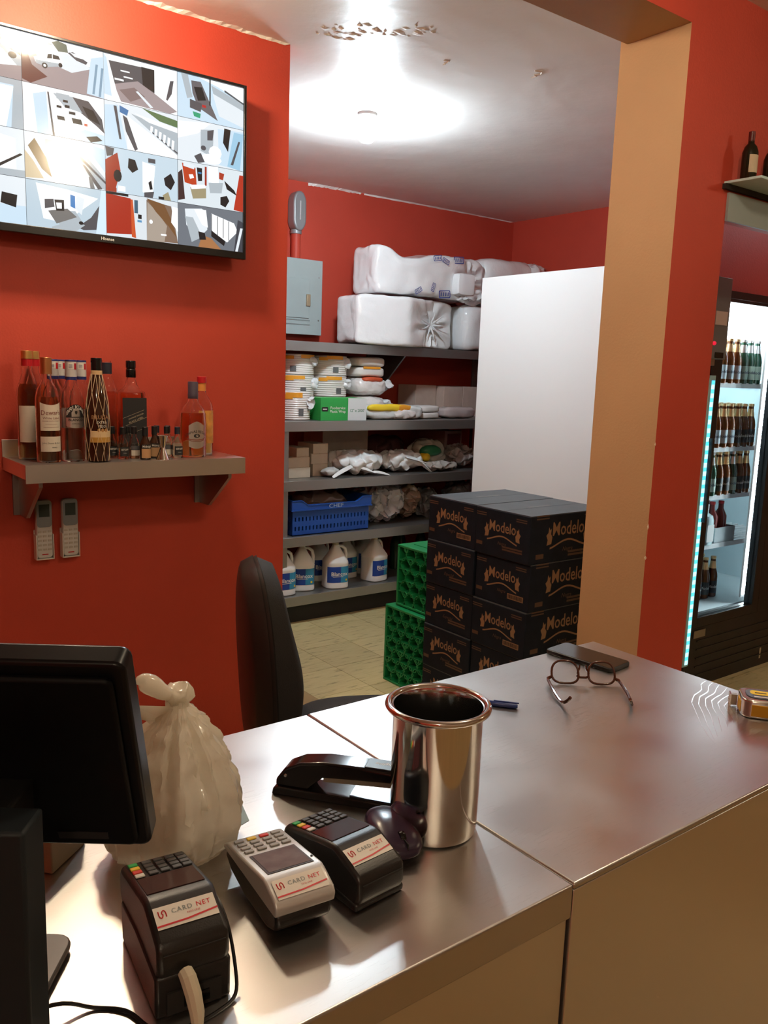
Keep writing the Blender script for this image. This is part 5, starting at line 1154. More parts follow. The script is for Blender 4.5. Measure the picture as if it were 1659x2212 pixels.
# ------------------------------------------------------------------ green bottle crates on their sides
GREEN = mat('green_crate_plastic', (0.010, 0.22, 0.070), 0.35)
def green_crate(label, loc, w, h, dpt, seed):
    """w along y, h up, dpt along x; the honeycomb underside looks to -x"""
    t = thing('bottle_crate', label, 'crate', loc, 0, 'green bottle crates'); e = 0.012
    sh = MB()
    sh.box(0, dpt, -w/2, w/2, 0, e).box(0, dpt, -w/2, w/2, h-e, h).box(0, dpt, -w/2, -w/2+e, e, h-e).box(0, dpt, w/2-e, w/2, e, h-e)
    sh.build('crate_shell', GREEN, t, bevel=0.003)
    MB().box(0.045, 0.05, -w/2+e, w/2-e, e, h-e).build('cell_floor', mat('deep_green', (0.004, 0.075, 0.026), 0.5), t)
    hc = MB(); random.seed(seed); R0 = 0.036
    ny = int((w-2*e)/(R0*1.75))+1; nz_ = int((h-2*e)/(R0*1.55))+1
    def ring(cy, cz, r, wob, x0):
        n = 18; vs = []; fs = []
        for i in range(n):
            a = 2*PI*i/n; rr_ = r*(1+wob*math.cos(6*a))
            y_o = min(max(cy+(rr_+0.0028)*math.cos(a), -w/2+0.003), w/2-0.003); z_o = min(max(cz+(rr_+0.0028)*math.sin(a), 0.003), h-0.003)
            y_i = min(max(cy+(rr_-0.0012)*math.cos(a), -w/2+0.004), w/2-0.004); z_i = min(max(cz+(rr_-0.0012)*math.sin(a), 0.004), h-0.004)
            vs += [(x0, y_o, z_o), (x0, y_i, z_i), (0.046, y_i, z_i), (0.046, y_o, z_o)]
        for i in range(n):
            a, b = 4*i, 4*((i+1) % n)
            fs += [(a, b, b+1, a+1), (a+1, b+1, b+2, a+2), (a+3, b+3, b, a)]
        hc.add(vs, fs)
    sy_ = (w-2*e)/(ny-0.5); sz_ = (h-2*e)/nz_
    for j in range(nz_):
        for i in range(ny):
            cy = -w/2+e+sy_*(i+0.5+(0.5 if j % 2 else 0))-sy_*0.25; cz = e+sz_*(j+0.5)
            if abs(cy) > w/2-0.012: continue
            ring(cy, cz, R0*0.98, 0.07, 0.002)
            if (i+j) % 2 == 0: ring(cy+sy_*0.5, cz+sz_*0.42, R0*0.36, 0.0, 0.001)
    hc.build('honeycomb', GREEN, t, smooth=40)
    MB().box(0.06, dpt-0.06, -w/2+0.05, w/2-0.05, h, h+0.003).build('raised_panel', GREEN, t)
    return t
green_crate('green bottle crate standing on the tiled floor beside the beer cases', (2.44, 2.985, 0), 0.318, 0.386, 0.29, 1)
green_crate('green bottle crate stacked on top of another crate', (2.468, 2.965, 0.3895), 0.27, 0.300, 0.29, 2)

# ------------------------------------------------------------------ office chair
FABR = mat('black_fabric', (0.016, 0.014, 0.013), 0.85, bump=0.2, bscale=400)
SHELL = mat('chair_shell', (0.022, 0.018, 0.016), 0.38)
ch = thing('office_chair', 'black office chair between the counter and the red wall', 'chair', (1.285, 1.815, 0), R(-25))
def cushion(mb, pts_fn, nu=34, nv=34, k=0):
    vs = []; fs = []
    for side in (0, 1):
        for i in range(nu+1):
            for j in range(nv+1):
                vs.append(pts_fn(-1+2*i/nu, -1+2*j/nv, side))
    W2 = (nu+1)*(nv+1)
    for side in (0, 1):
        for i in range(nu):
            for j in range(nv):
                a = side*W2+i*(nv+1)+j; f_ = (a, a+nv+1, a+nv+2, a+1); fs.append(f_ if side else f_[::-1])
    return mb.add(vs, fs)
def back_fn(u, v, side):
    # rounded outline; the front swells at the lumbar, the back stays straight
    rr_ = (abs(u)**2.7+abs(v)**2.7)**(1/2.7); m_ = max(abs(u), abs(v)); s = m_/rr_ if rr_ > 0 else 1
    uu, vv = u*s, v*s
    t_ = max(0.0, 1-(abs(uu)**2.7+abs(vv)**2.7))**0.27
    y_ = uu*(0.205-0.02*vv); z_ = 0.715+vv*0.285
    base = -0.225-0.06*(z_-0.6)+0.02*uu*uu
    x_ = base+(t_*(0.062+0.030*math.exp(-((z_-0.70)/0.13)**2)) if side else -0.055*t_)
    return (x_, y_, z_)
mb = MB(); cushion(mb, lambda u, v, s: back_fn(u, v, 1) if s else (back_fn(u, v, 0)[0]+0.02*0, back_fn(u, v, 0)[1], back_fn(u, v, 0)[2])); mb.build('backrest', FABR, ch, smooth=179)
def shell_fn(u, v, side):
    x_, y_, z_ = back_fn(u, v, 0)
    return (x_-0.004-(0.010 if side == 0 else 0.0), y_*1.03, 0.715+(z_-0.715)*1.02)
mb = MB(); cushion(mb, shell_fn); mb.build('back_shell', SHELL, ch, smooth=179)
def seat_fn(u, v, side):
    rr_ = (abs(u)**2.8+abs(v)**2.8)**(1/2.8); m_ = max(abs(u), abs(v)); s = m_/rr_ if rr_ > 0 else 1
    uu, vv = u*s, v*s; t_ = max(0.0, 1-(abs(uu)**2.8+abs(vv)**2.8))**0.4
    return (0.075+uu*0.235, vv*0.240, 0.495+(0.045*t_ if side else -0.03*t_))
mb = MB(); cushion(mb, seat_fn); mb.build('seat', FABR, ch, smooth=179)
MB().tube([(-0.02, 0, 0.44), (-0.19, 0, 0.43), (-0.24, 0, 0.48), (-0.245, 0, 0.62), (-0.235, 0, 0.72)], 0.018, 8).build('back_bar', BLACKP, ch)
MB().lathe([(0, 0.07), (0.03, 0.07), (0.03, 0.22), (0.02, 0.225), (0.02, 0.44), (0.06, 0.445), (0.06, 0.45), (0, 0.45)], 18, c=(0.03, 0, 0)).build('gas_column', BLACKP, ch)
for k in range(5):
    a = 2*PI*k/5+0.3; c_, s_ = math.cos(a), math.sin(a)
    MB().tube([(0.03, 0, 0.10), (0.03+0.15*c_, 0.15*s_, 0.085), (0.03+0.27*c_, 0.27*s_, 0.065)], [0.022, 0.018, 0.012], 8).build('base_arm', BLACKP, ch)
    MB().lathe([(0, -0.012), (0.024, -0.012), (0.026, 0), (0.024, 0.012), (0, 0.012)], 14).build('caster', BLACKP, ch, loc=(0.03+0.27*c_, 0.27*s_, 0.0265), rot=(R(90), 0, a))

# ------------------------------------------------------------------ bar shelf with wine on the right wall
sh = thing('bar_shelf', 'wall shelf with black edge holding wine bottles, top right corner', 'shelf', (3.0, 1.597, 2.127))
MB().box(-0.455, 0.9, -0.125, 0.0, 0.004, 0.012).build('glass_board', mat('frosted_shelf_glass', (0.55, 0.78, 0.82), 0.25, spec=0.6), sh, bevel=0.001)
MB().box(-0.463, 0.9, -0.014, 0.0, -0.012, 0.004).build('black_rail', BLACKM, sh)
MB().box(0.0, 0.9, -0.130, -0.125, -0.004, 0.016).build('front_edge', BLACKM, sh)
for i, x in enumerate((2.592, 2.722, 2.86)):
    t = thing('wine_bottle', ('dark wine bottle with cream label, first on the bar shelf', 'second dark wine bottle on the bar shelf, cut by the photo edge', 'third dark wine bottle on the bar shelf')[i], 'bottle', (x, 1.545, 2.1392), 0, 'wine bottles on the bar shelf')
    MB().lathe([(0, 0), (0.023, 0), (0.0245, 0.003), (0.0245, 0.085), (0.019, 0.102), (0.010, 0.112), (0.009, 0.145), (0, 0.145)], 20).build('glass_body', mat('black_green_glass', (0.012, 0.012, 0.006), 0.1), t, smooth=40)
    MB().lathe([(0.0098, 0.112), (0.0100, 0.147), (0, 0.1475)], 16).build('capsule', mat('wine_capsule', (0.10, 0.012, 0.012), 0.4), t)
    lb = MB(); cyl_patch(lb, 0.0250, 0.022, 0.075, R(-97), 0.95, 10); lb.build('label', mat('aged_label', (0.56, 0.46, 0.32), 0.6), t)

# ------------------------------------------------------------------ on the counter: steel pot
t = thing('steel_pot', 'tall polished steel bain marie pot with a rolled rim', 'pot', (0.700, 0.781, CT))
H = 0.177
MB().lathe([(0, 0.0), (0.052, 0.0), (0.0565, 0.003), (0.0580, 0.010), (0.0590, 0.06), (0.0592, H-0.012), (0.0605, H-0.006), (0.064, H-0.003), (0.0590, H-0.004), (0.0575, H-0.012), (0.0572, 0.06), (0.0562, 0.008), (0.053, 0.004), (0, 0.004)], 64).build('pot_wall', CHROME, t, smooth=40)
rim_ = MB(); n = 64
rim_.tube([(0.0655*math.cos(2*PI*i/n), 0.0655*math.sin(2*PI*i/n), H-0.004) for i in range(n)], 0.0048, 10, closed=True); rim_.build('rolled_rim', CHROME, t, smooth=60)

# ------------------------------------------------------------------ card terminals
KEY = mat('grey_key', (0.055, 0.055, 0.058), 0.45); KEYS = mat('silver_key', (0.30, 0.285, 0.27), 0.45)
TBLK = mat('terminal_black', (0.016, 0.015, 0.015), 0.34, bump=0.06, bscale=500); TSIL = mat('terminal_silver', (0.60, 0.59, 0.58), 0.36, 0.35)
SCRN = mat('dead_lcd', (0.05, 0.022, 0.024), 0.10); STK = mat('sticker_white', (0.74, 0.70, 0.64), 0.4); SRED = mat('sticker_red', (0.55, 0.02, 0.03), 0.4); SGRY = mat('sticker_grey', (0.20, 0.22, 0.22), 0.5)
KC = [mat('key_green', (0.02, 0.36, 0.08), 0.4), mat('key_yellow', (0.80, 0.52, 0.04), 0.4), mat('key_red', (0.62, 0.04, 0.03), 0.4), mat('key_white', (0.7, 0.68, 0.64), 0.4)]
def sticker(t, o, up, wd=0.068, hh=0.027):
    """maker's sticker on a sloping face: o is its centre, up runs up the slope"""
    o = Vector(o); u = Vector((1, 0, 0)); v = Vector(up).normalized(); n_ = u.cross(v)
    P = lambda a, b, d_=0.0: o+u*a+v*b+n_*d_
    s = MB().add([P(-wd/2, -hh/2, 0.0004), P(wd/2, -hh/2, 0.0004), P(wd/2, hh/2, 0.0004), P(-wd/2, hh/2, 0.0004)], [(0, 1, 2, 3)]).build('sticker', STK, t, smooth=0)
    r = MB(); n = 12; vs = []; fs = []
    for i in range(n+1):
        q_ = -1+2*i/n; b = -hh*0.33+hh*0.14*q_*(1 if q_ > 0 else 0.2)
        vs += [P(q_*wd/2, b-0.0012, 0.0008), P(q_*wd/2, b+0.0010, 0.0008)]
    for i in range(n): fs.append((2*i, 2*i+2, 2*i+3, 2*i+1))
    r.add(vs, fs); r.build('red_swoosh', SRED, s, smooth=0)
    lo = MB()
    for k in (0, 1):
        pts = []
        for i in range(9):
            a = PI*i/8; pts.append((-wd*0.37+0.0034*k-0.0017+0.0022*math.cos(a)*(1 if k else -1), 0.004+(0.0042*math.sin(a))*(1 if k else -1)))
        pts = [(pts[0][0], pts[0][1]-0.004*(1 if k else -1))]+pts
        lo.tube([P(a, b, 0.0007) for a, b in pts], 0.00065, 4)
    lo.build('logo', SRED, s, smooth=0)
    for wd_, x_, m_ in (('CARD', -0.0035, SGRY), ('NET', 0.0205, SRED)):
        tx = MB(); flat_text(tx, wd_, 0.0080, P(x_, 0.0045, 0.0008), u, v, bold=0.008, spacing=1.15); tx.build('lettering', m_, s, smooth=0)
    tx = MB(); flat_text(tx, 'NOS UNE', 0.0034, P(0.008, -0.002, 0.0008), u, v); tx.build('tagline', SRED, s, smooth=0)
def keypad(t, mats_fn, xs, ys, zf, sx_, sy_, tilt):
    for i, x in enumerate(xs):
        for jj, y in enumerate(ys):
            MB().box(-sx_/2, sx_/2, -sy_/2, sy_/2, 0, 0.0022).build('key', mats_fn(i, jj), t, bevel=0.0008, loc=(x, y, zf(y)), rot=(tilt, 0, 0))
def black_terminal(label, loc, rz, lift=0.0):
    t = thing('card_terminal', label, 'card terminal', loc, rz); W2 = 0.040
    prof = [(0.002, 0.006), (-0.004, 0.020), (-0.003, 0.044), (0.004, 0.051), (0.048, 0.0690), (0.055, 0.0700), (0.072, 0.0675), (0.105, 0.0610), (0.162, 0.0500), (0.170, 0.0420), (0.168, 0.012), (0.158, 0.004), (0.01, 0.004)]
    prof = [(a, b+lift*(1 if b > 0.001 else 0)) for a, b in prof]
    MB().prism(prof, -W2, W2, 'x').build('body', TBLK, t, bevel=0.006, seg=3, fix=True, smooth=50)
    MB().prism([(0.0, 0.0), (-0.001, 0.012+lift), (0.085, 0.018+lift), (0.155, 0.012+lift), (0.15, 0.0)], -W2-0.002, W2+0.002, 'x').build('lower_shell', TBLK, t, bevel=0.004, fix=True, smooth=50)
    zf = lambda y: 0.0613+lift-(y-0.105)*0.193
    MB().prism([(0.064, 0.0698+lift), (0.110, 0.0610+lift), (0.110, 0.0590+lift), (0.064, 0.0680+lift)], -0.033, 0.033, 'x').build('display', SCRN, t, fix=True, smooth=0)
    keypad(t, lambda i, jj: KC[3-jj] if i == 0 else KEY, (-0.0275, -0.0115, 0.0025, 0.0165, 0.029), (0.118, 0.1295, 0.141, 0.1525), zf, 0.011, 0.0085, -math.atan(0.193))
    MB().box(-0.034, 0.034, -0.0050, -0.002, 0.036+lift, 0.0385+lift).build('paper_slot', BLACKM, t, rot=None)
    k = Vector((0, 0.046, 0.0185)).normalized()
    nrm = Vector((1, 0, 0)).cross(k)
    sticker(t, Vector((0.0, 0.028, 0.0606+lift))+nrm*0.0010, k)
    t.scale = (0.87, 0.87, 0.87)
    return t
tA = black_terminal('black card terminal raised on a dock, nearest the monitor', (0.300, 0.660, CT), R(-7), lift=0.038)
MB().box(-0.030, 0.030, -0.003, 0.001, 0.004, 0.030).build('port_plate', BLACKM, tA)
MB().box(0.004, 0.016, -0.005, -0.002, 0.010, 0.022).build('port', GLOSSB, tA); MB().box(-0.012, 0.000, -0.005, -0.002, 0.010, 0.022).build('port', GLOSSB, tA)
tC = black_terminal('black card terminal rightmost, pressed against the dark mouse', (0.543, 0.690, CT), R(4))
tB = thing('card_terminal', 'silver topped card terminal with large screen, middle of the three', 'card terminal', (0.441, 0.690, CT), R(-6))
tB.scale = (0.88, 0.88, 0.88)
W2 = 0.0405
MB().prism([(0.006, 0.012), (0.0, 0.022), (0.0, 0.034), (0.012, 0.042), (0.150, 0.042), (0.168, 0.036), (0.172, 0.026), (0.150, 0.012), (0.10, 0.003), (0.03, 0.003)], -W2+0.003, W2-0.003, 'x').build('lower_shell', TBLK, tB, bevel=0.006, seg=3, fix=True, smooth=50)
MB().prism([(-0.002, 0.036), (-0.004, 0.048), (0.001, 0.0555), (0.027, 0.0660), (0.036, 0.068), (0.158, 0.050), (0.170, 0.043), (0.171, 0.037)], -W2, W2, 'x').build('top_shell', TSIL, tB, bevel=0.006, seg=3, fix=True, smooth=50)
sl = (0.068-0.050)/(0.158-0.036); zB = lambda y: 0.0682-(y-0.036)*sl
MB().prism([(0.040, zB(0.040)+0.0006), (0.100, zB(0.100)+0.0006), (0.100, zB(0.1)-0.002), (0.040, zB(0.04)-0.002)], -0.0315, 0.0315, 'x').build('display_frame', mat('lcd_surround', (0.05, 0.05, 0.055), 0.3), tB, fix=True, smooth=0)
MB().prism([(0.043, zB(0.043)+0.0010), (0.097, zB(0.097)+0.0010), (0.097, zB(0.097)-0.001), (0.043, zB(0.043)-0.001)], -0.0285, 0.0285, 'x').build('display', mat('grey_lcd', (0.17, 0.165, 0.18), 0.12, nscale=30, namt=0.25), tB, fix=True, smooth=0)
keypad(tB, lambda i, jj: (KC[2] if (i, jj) == (2, 3) else KC[1] if (i, jj) == (1, 3) else KEYS), (-0.0265, -0.0085, 0.0095, 0.0265), (0.113, 0.125, 0.137, 0.149), zB, 0.0125, 0.0075, -math.atan(sl))
kk = Vector((0, 0.026, 0.0105)).normalized(); sticker(tB, Vector((0.0, 0.0140, 0.0612))+Vector((1, 0, 0)).cross(kk)*0.0006, kk)
MB().lathe([(0, 0), (0.0016, 0), (0.0016, 0.001), (0, 0.001)], 10).build('stylus_hole', BLACKM, tB, loc=(0.0355, 0.055, zB(0.055)))
# cables of the docked terminal
o = MB().tube([(0.289, 0.655, CT+0.047), (0.289, 0.648, CT+0.045), (0.290, 0.640, CT+0.034), (0.291, 0.634, CT+0.018), (0.289, 0.628, CT+0.006), (0.285, 0.615, CT+0.003), (0.280, 0.600, CT+0.003), (0.277, 0.586, CT+0.003), (0.276, 0.580, CT-0.01), (0.276, 0.578, CT-0.20)], [0.0072, 0.0078, 0.0078, 0.0070, 0.0050, 0.0030, 0.0028, 0.0028, 0.0028, 0.0028], 10).build('data_cable', mat('cream_cable', (0.66, 0.60, 0.46), 0.45))
tag(o, 'cream data cable hanging from the docked card terminal', 'cable')
pts = [(0.341, 0.740, CT+0.062), (0.350, 0.720, CT+0.066), (0.352, 0.695, CT+0.048), (0.347, 0.668, CT+0.020), (0.338, 0.650, CT+0.004), (0.315, 0.641, CT+0.0025), (0.285, 0.640, CT+0.0025), (0.258, 0.655, CT+0.0025), (0.246, 0.690, CT+0.0025), (0.222, 0.712, CT+0.0025), (0.188, 0.722, CT+0.0145), (0.12, 0.72, CT+0.0145), (-0.02, 0.70, CT+0.0145), (-0.10, 0.69, CT+0.0025)]
def smooth_pts(pts, m=5):
    out = []; P = [Vector(p) for p in pts]; P = [P[0]]+P+[P[-1]]
    for i in range(1, len(P)-2):
        for k in range(m):
            u = k/m; a, b, c, d_ = P[i-1], P[i], P[i+1], P[i+2]
            out.append(0.5*((2*b)+(c-a)*u+(2*a-5*b+4*c-d_)*u*u+(3*b-a-3*c+d_)*u**3))
    return out+[P[-2]]
o = MB().tube(smooth_pts(pts), 0.0019, 6).build('power_cable', BLACKP); tag(o, 'thin black cable looping from the docked terminal to the monitor', 'cable')
# dark mouse
ms = thing('computer_mouse', 'dark purple computer mouse beside the steel pot', 'mouse', (0.627, 0.778, CT), R(-14))
PURP = mat('dark_purple_plastic', (0.045, 0.028, 0.055), 0.25)
mb = MB(); blob(mb, -0.030, 0.030, -0.053, 0.053, 0.0, 0.034, n=14, sq=2.6, amp=0.0, flat=True, fn=lambda P, p: Vector((P.x*(1-0.10*p[1]), P.y, max(0.0, (P.z-0.0)*(1.05-0.22*max(0, -p[1]))))))
mb.build('shell', PURP, ms, smooth=70)
MB().lathe([(0, -0.0035), (0.008, -0.0035), (0.009, 0), (0.008, 0.0035), (0, 0.0035)], 16).build('scroll_wheel', GLOSSB, ms, loc=(0, -0.030, 0.0255), rot=(0, R(90), 0))
MB().box(-0.0006, 0.0006, -0.051, -0.018, 0.016, 0.0286).build('button_gap', BLACKM, ms)
# stapler
st = thing('stapler', 'black desk stapler lying behind the steel pot', 'stapler', (0.580, 0.990, CT), math.atan2(-0.785, 0.62))
GBL = mat('stapler_black', (0.010, 0.008, 0.009), 0.16)
MB().prism([(0.0, 0.0), (0.002, 0.010), (0.012, 0.013), (0.195, 0.011), (0.200, 0.006), (0.200, 0.0)], -0.021, 0.021, 'y').build('base', GBL, st, bevel=0.002, fix=True)
MB().prism([(0.115, 0.0112), (0.198, 0.0108), (0.198, 0.0128), (0.115, 0.0140)], -0.0165, 0.0165, 'y').build('anvil_plate', mat('anvil_steel', (0.30, 0.36, 0.40), 0.30, 1.0), st, fix=True, smooth=0)
MB().prism([(0.005, 0.012), (0.005, 0.022), (0.018, 0.040), (0.040, 0.051), (0.075, 0.057), (0.13, 0.0585), (0.190, 0.056), (0.198, 0.052), (0.198, 0.043), (0.110, 0.037), (0.075, 0.034), (0.058, 0.018), (0.055, 0.012)], -0.018, 0.018, 'y').build('arm', GBL, st, bevel=0.0035, seg=3, fix=True, smooth=50)
MB().prism([(0.075, 0.0265), (0.194, 0.034), (0.194, 0.0445), (0.075, 0.037)], -0.013, 0.013, 'y').build('magazine', mat('satin_steel', (0.40, 0.36, 0.29), 0.55, 1.0), st, fix=True)
MB().box(0.135, 0.196, -0.015, 0.015, 0.0560, 0.0600).build('top_pad', BLACKP, st, bevel=0.001)
tx = MB(); flat_text(tx, 'Swingline', 0.010, (0.166, 0.0, 0.0602), (-1, 0, 0), (0, -1, 0), shear=0.2); tx.build('lettering', INKW, st, smooth=0)
MB().lathe([(0, 0), (0.0028, 0), (0.002, 0.0012), (0, 0.0014)], 10).build('rivet', CHROME, st, loc=(0.020, -0.018, 0.030), rot=(R(90), 0, 0))
# pen
pn = thing('pen', 'blue ballpoint pen cap end showing behind the steel pot', 'pen', (1.076, 1.022, CT), math.atan2(-0.036, 0.030))
PENB = mat('pen_blue', (0.012, 0.035, 0.20), 0.3)
MB().tube([(0.026, 0, 0.0055), (0.022, 0, 0.0055), (-0.03, 0, 0.0055), (-0.031, 0, 0.0055)], [0.0035, 0.0052, 0.0055, 0.0055], 12).build('cap', PENB, pn)
MB().box(-0.018, 0.028, -0.0012, 0.0012, 0.0105, 0.0125).build('clip', PENB, pn); MB().tube([(-0.0312, 0, 0.0055), (-0.115, 0, 0.0045), (-0.12, 0, 0.0045)], [0.0040, 0.0040, 0.0034], 10).build('barrel', mat('pen_white', (0.6, 0.6, 0.62), 0.3), pn)
# phone
ph = thing('phone', 'black smartphone lying screen up at the far corner of the counter', 'phone', (1.424, 1.113, CT+0.001), R(6))
MB().prism(rrect(-0.040, 0.040, -0.083, 0.083, 0.010), 0.0, 0.0095, 'z').build('body', BLACKP, ph, bevel=0.002, fix=True)
MB().prism(rrect(-0.0375, 0.0375, -0.0805, 0.0805, 0.008), 0.0095, 0.0100, 'z').build('screen', mat('phone_glass', (0.012, 0.011, 0.012), 0.12), ph, fix=True, smooth=0)
MB().box(-0.0412, -0.0400, -0.005, 0.012, 0.0035, 0.0060).build('side_button', GLOSSB, ph); MB().box(-0.0412, -0.0400, 0.022, 0.046, 0.0035, 0.0060).build('side_button', GLOSSB, ph)
# eyeglasses, resting upside down with folded-out arms
eg = thing('eyeglasses', 'brown framed eyeglasses lying upside down in front of the phone', 'eyeglasses', (1.299, 1.022, CT+0.001), math.atan2(-0.086, 0.113))
TORT = mat('tortoise_frame', (0.075, 0.022, 0.012), 0.14)
def lens_pts(cx, sg, n=28):
    out = []
    for i in range(n):
        a = 2*PI*i/n; x = spow(math.cos(a), 0.72)*0.0265; z = spow(math.sin(a), 0.78)*0.0195
        x *= (1-0.10*math.sin(a))
        out.append((cx+x, 0.011*(z/0.0195)+0.003*abs(cx+x)/0.07, 0.0225+z))
    return out
LENS = mat('lens_glass', (0.92, 0.93, 0.92), 0.0, trans=1.0, ior=1.03)
for sg in (-1, 1):
    P_ = lens_pts(sg*0.0365, sg); MB().tube(P_, 0.0023, 8, closed=True).build('rim', TORT, eg, smooth=60)
    mb = MB(); c_ = sum((Vector(p) for p in P_), Vector())/len(P_); mb.add(P_+[c_], [(i, (i+1) % len(P_), len(P_)) for i in range(len(P_))]); mb.build('lens', LENS, eg)
    MB().tube([(sg*0.064, 0.000, 0.012), (sg*0.0705, -0.003, 0.0095), (sg*0.0715, -0.012, 0.0085)], [0.003, 0.0036, 0.003], 8).build('hinge', TORT, eg)
    MB().tube(smooth_pts([(sg*0.0715, -0.012, 0.0085), (sg*0.071, -0.06, 0.0075), (sg*0.068, -0.098, 0.0050), (sg*0.064, -0.118, 0.0060), (sg*0.058, -0.130, 0.0155), (sg*0.055, -0.134, 0.0225)]), [0.0030]*16+[0.0032]*10, 8).build('arm', TORT, eg)
    MB().tube([(sg*0.012, 0.001, 0.020), (sg*0.007, 0.008, 0.028), (sg*0.006, 0.010, 0.035)], [0.0016, 0.0022, 0.0018], 6).build('nose_pad', TORT, eg)
MB().tube([(-0.0125, 0.0, 0.016), (-0.006, 0.0, 0.0125), (0.006, 0.0, 0.0125), (0.0125, 0.0, 0.016)], 0.0024, 8).build('bridge', TORT, eg)
# tape measure
tm_ = thing('tape_measure', 'chrome and yellow tape measure at the right edge of the photo', 'tape measure', (1.462, 0.742, CT), R(-52))
MB().prism(rrect(-0.036, 0.036, -0.034, 0.036, 0.018, 6), 0.001, 0.036, 'z').build('case', mat('chrome_plastic', (0.60, 0.58, 0.55), 0.12, 0.9), tm_, bevel=0.004, seg=3, fix=True)
MB().prism(rrect(-0.026, 0.026, -0.022, 0.026, 0.018, 6), 0.036, 0.0372, 'z').build('face_label', mat('tape_label', (0.03, 0.03, 0.035), 0.3), tm_, fix=True)
MB().prism(rrect(-0.018, 0.018, -0.004, 0.018, 0.008, 5), 0.0372, 0.0376, 'z').build('yellow_badge', YELLOW, tm_, fix=True)
tx = MB().box(-0.010, 0.010, 0.004, 0.008, 0.0376, 0.0378); tx.build('printed_bar', INK, tm_, smooth=0)
tx = MB().box(-0.014, 0.014, -0.016, -0.012, 0.0372, 0.0375); tx.build('printed_bar', INKW, tm_, smooth=0)
MB().box(-0.0372, -0.0355, -0.018, 0.012, 0.006, 0.028).build('yellow_grip', mat('tape_yellow', (0.78, 0.40, 0.02), 0.35), tm_, bevel=0.002)
MB().box(-0.020, 0.010, -0.0352, -0.0335, 0.006, 0.028).build('yellow_grip', mat('tape_yellow', (0.78, 0.40, 0.02)), tm_, bevel=0.002)
MB().box(-0.048, -0.0365, 0.020, 0.030, 0.004, 0.024).build('blade_tip', mat('blade_grey', (0.40, 0.35, 0.30), 0.4, 0.5), tm_)
MB().box(-0.050, -0.0478, 0.016, 0.034, 0.001, 0.026).build('hook', CHROME, tm_)

# ------------------------------------------------------------------ tied white carrier bag
bg = thing('carrier_bag', 'white plastic carrier bag with a knotted top, behind the monitor', 'bag', (0.396, 0.925, CT))
BAGM = mat('bag_film', (0.93, 0.89, 0.80), 0.20, coat=0.6, bump=0.10, bscale=60, sss=0.0)
nt = BAGM.node_tree; p_ = nt.nodes['Principled BSDF']
tr = nt.nodes.new('ShaderNodeBsdfTranslucent'); tr.inputs['Color'].default_value = (0.90, 0.84, 0.70, 1); mxs = nt.nodes.new('ShaderNodeMixShader'); mxs.inputs[0].default_value = 0.48
out = nt.nodes['Material Output']; nt.links.new(p_.outputs[0], mxs.inputs[1]); nt.links.new(tr.outputs[0], mxs.inputs[2]); nt.links.new(mxs.outputs[0], out.inputs['Surface'])
vs = []; fs = []; nr_, na = 40, 96; random.seed(21)
PLE = [(random.uniform(0, 2*PI), random.uniform(0.05, 0.13), random.uniform(0.08, 0.20)*random.choice((1, 1, -1)), random.uniform(0.0, 0.10), random.uniform(-2.5, 2.5)) for _ in range(26)]
prof = [(0.0, 0.060), (0.02, 0.078), (0.05, 0.083), (0.085, 0.078), (0.125, 0.060), (0.155, 0.041), (0.176, 0.024), (0.188, 0.0125), (0.196, 0.0135), (0.203, 0.011)]
def pr_(z):
    for (a, b), (c, d_) in zip(prof, prof[1:]):
        if a <= z <= c: u = (z-a)/(c-a); u = u*u*(3-2*u); return b+(d_-b)*u
    return prof[-1][1]
for i in range(nr_+1):
    z = 0.203*i/nr_; r0 = pr_(z); k = max(0, (z-0.03)/0.17); lean = 0.006*k
    for j_ in range(na):
        a = 2*PI*j_/na
        n1 = noise.noise(Vector((math.cos(a)*2.2, math.sin(a)*2.2, z*3)))
        n2 = noise.noise(Vector((math.cos(a)*6.5, math.sin(a)*6.5, z*5+4)))
        n3 = abs(noise.noise(Vector((math.cos(a)*4.0+9, math.sin(a)*4.0, z*2.2))))
        n4 = noise.noise(Vector((math.cos(a)*1.3+z*9, math.sin(a)*1.3, z*11+2)))
        cre = 1-abs(noise.noise(Vector((math.cos(a)*3.2+z*4, math.sin(a)*3.2-z*3, 7+z*1.5))))*2
        fold = (0.10*n1+0.06*n2*min(1, 0.4+k)-0.22*n3*(0.3+0.7*k)+0.03*n4*(1-k)+0.10*max(0, cre)**3)*r0*(1.1 if z > 0.02 else 0.4)
        for pa, pw, pA, pz, pd in PLE:
            if z > pz:
                da = (a-pa-pd*(0.2-z)+PI) % (2*PI)-PI
                fold += r0*pA*math.exp(-(da/pw)**2)*min(1, (z-pz)/0.05)
        r = max(0.004, r0+fold)
        jt = 0.0011 if 0.01 < z < 0.18 else 0.0; vs.append((r*math.cos(a)*1.02+lean+random.uniform(-jt, jt), r*math.sin(a)*0.92+random.uniform(-jt, jt), z+(random.uniform(-jt, jt) if i else 0)))
for i in range(nr_):
    for j_ in range(na):
        a = i*na+j_; b = i*na+(j_+1) % na
        if (i+j_) % 2: fs += [(a, b, b+na), (a, b+na, a+na)]
        else: fs += [(a, b, a+na), (b, b+na, a+na)]
fs.append(tuple(range(na-1, -1, -1)))
MB().add(vs, fs).build('bag_body', BAGM, bg, smooth=42)
mb = MB(); blob(mb, -0.012, 0.024, -0.016, 0.018, 0.190, 0.214, n=12, sq=2.2, amp=0.006, sc=60, seed=5, flat=False); mb.build('knot', BAGM, bg, smooth=70)
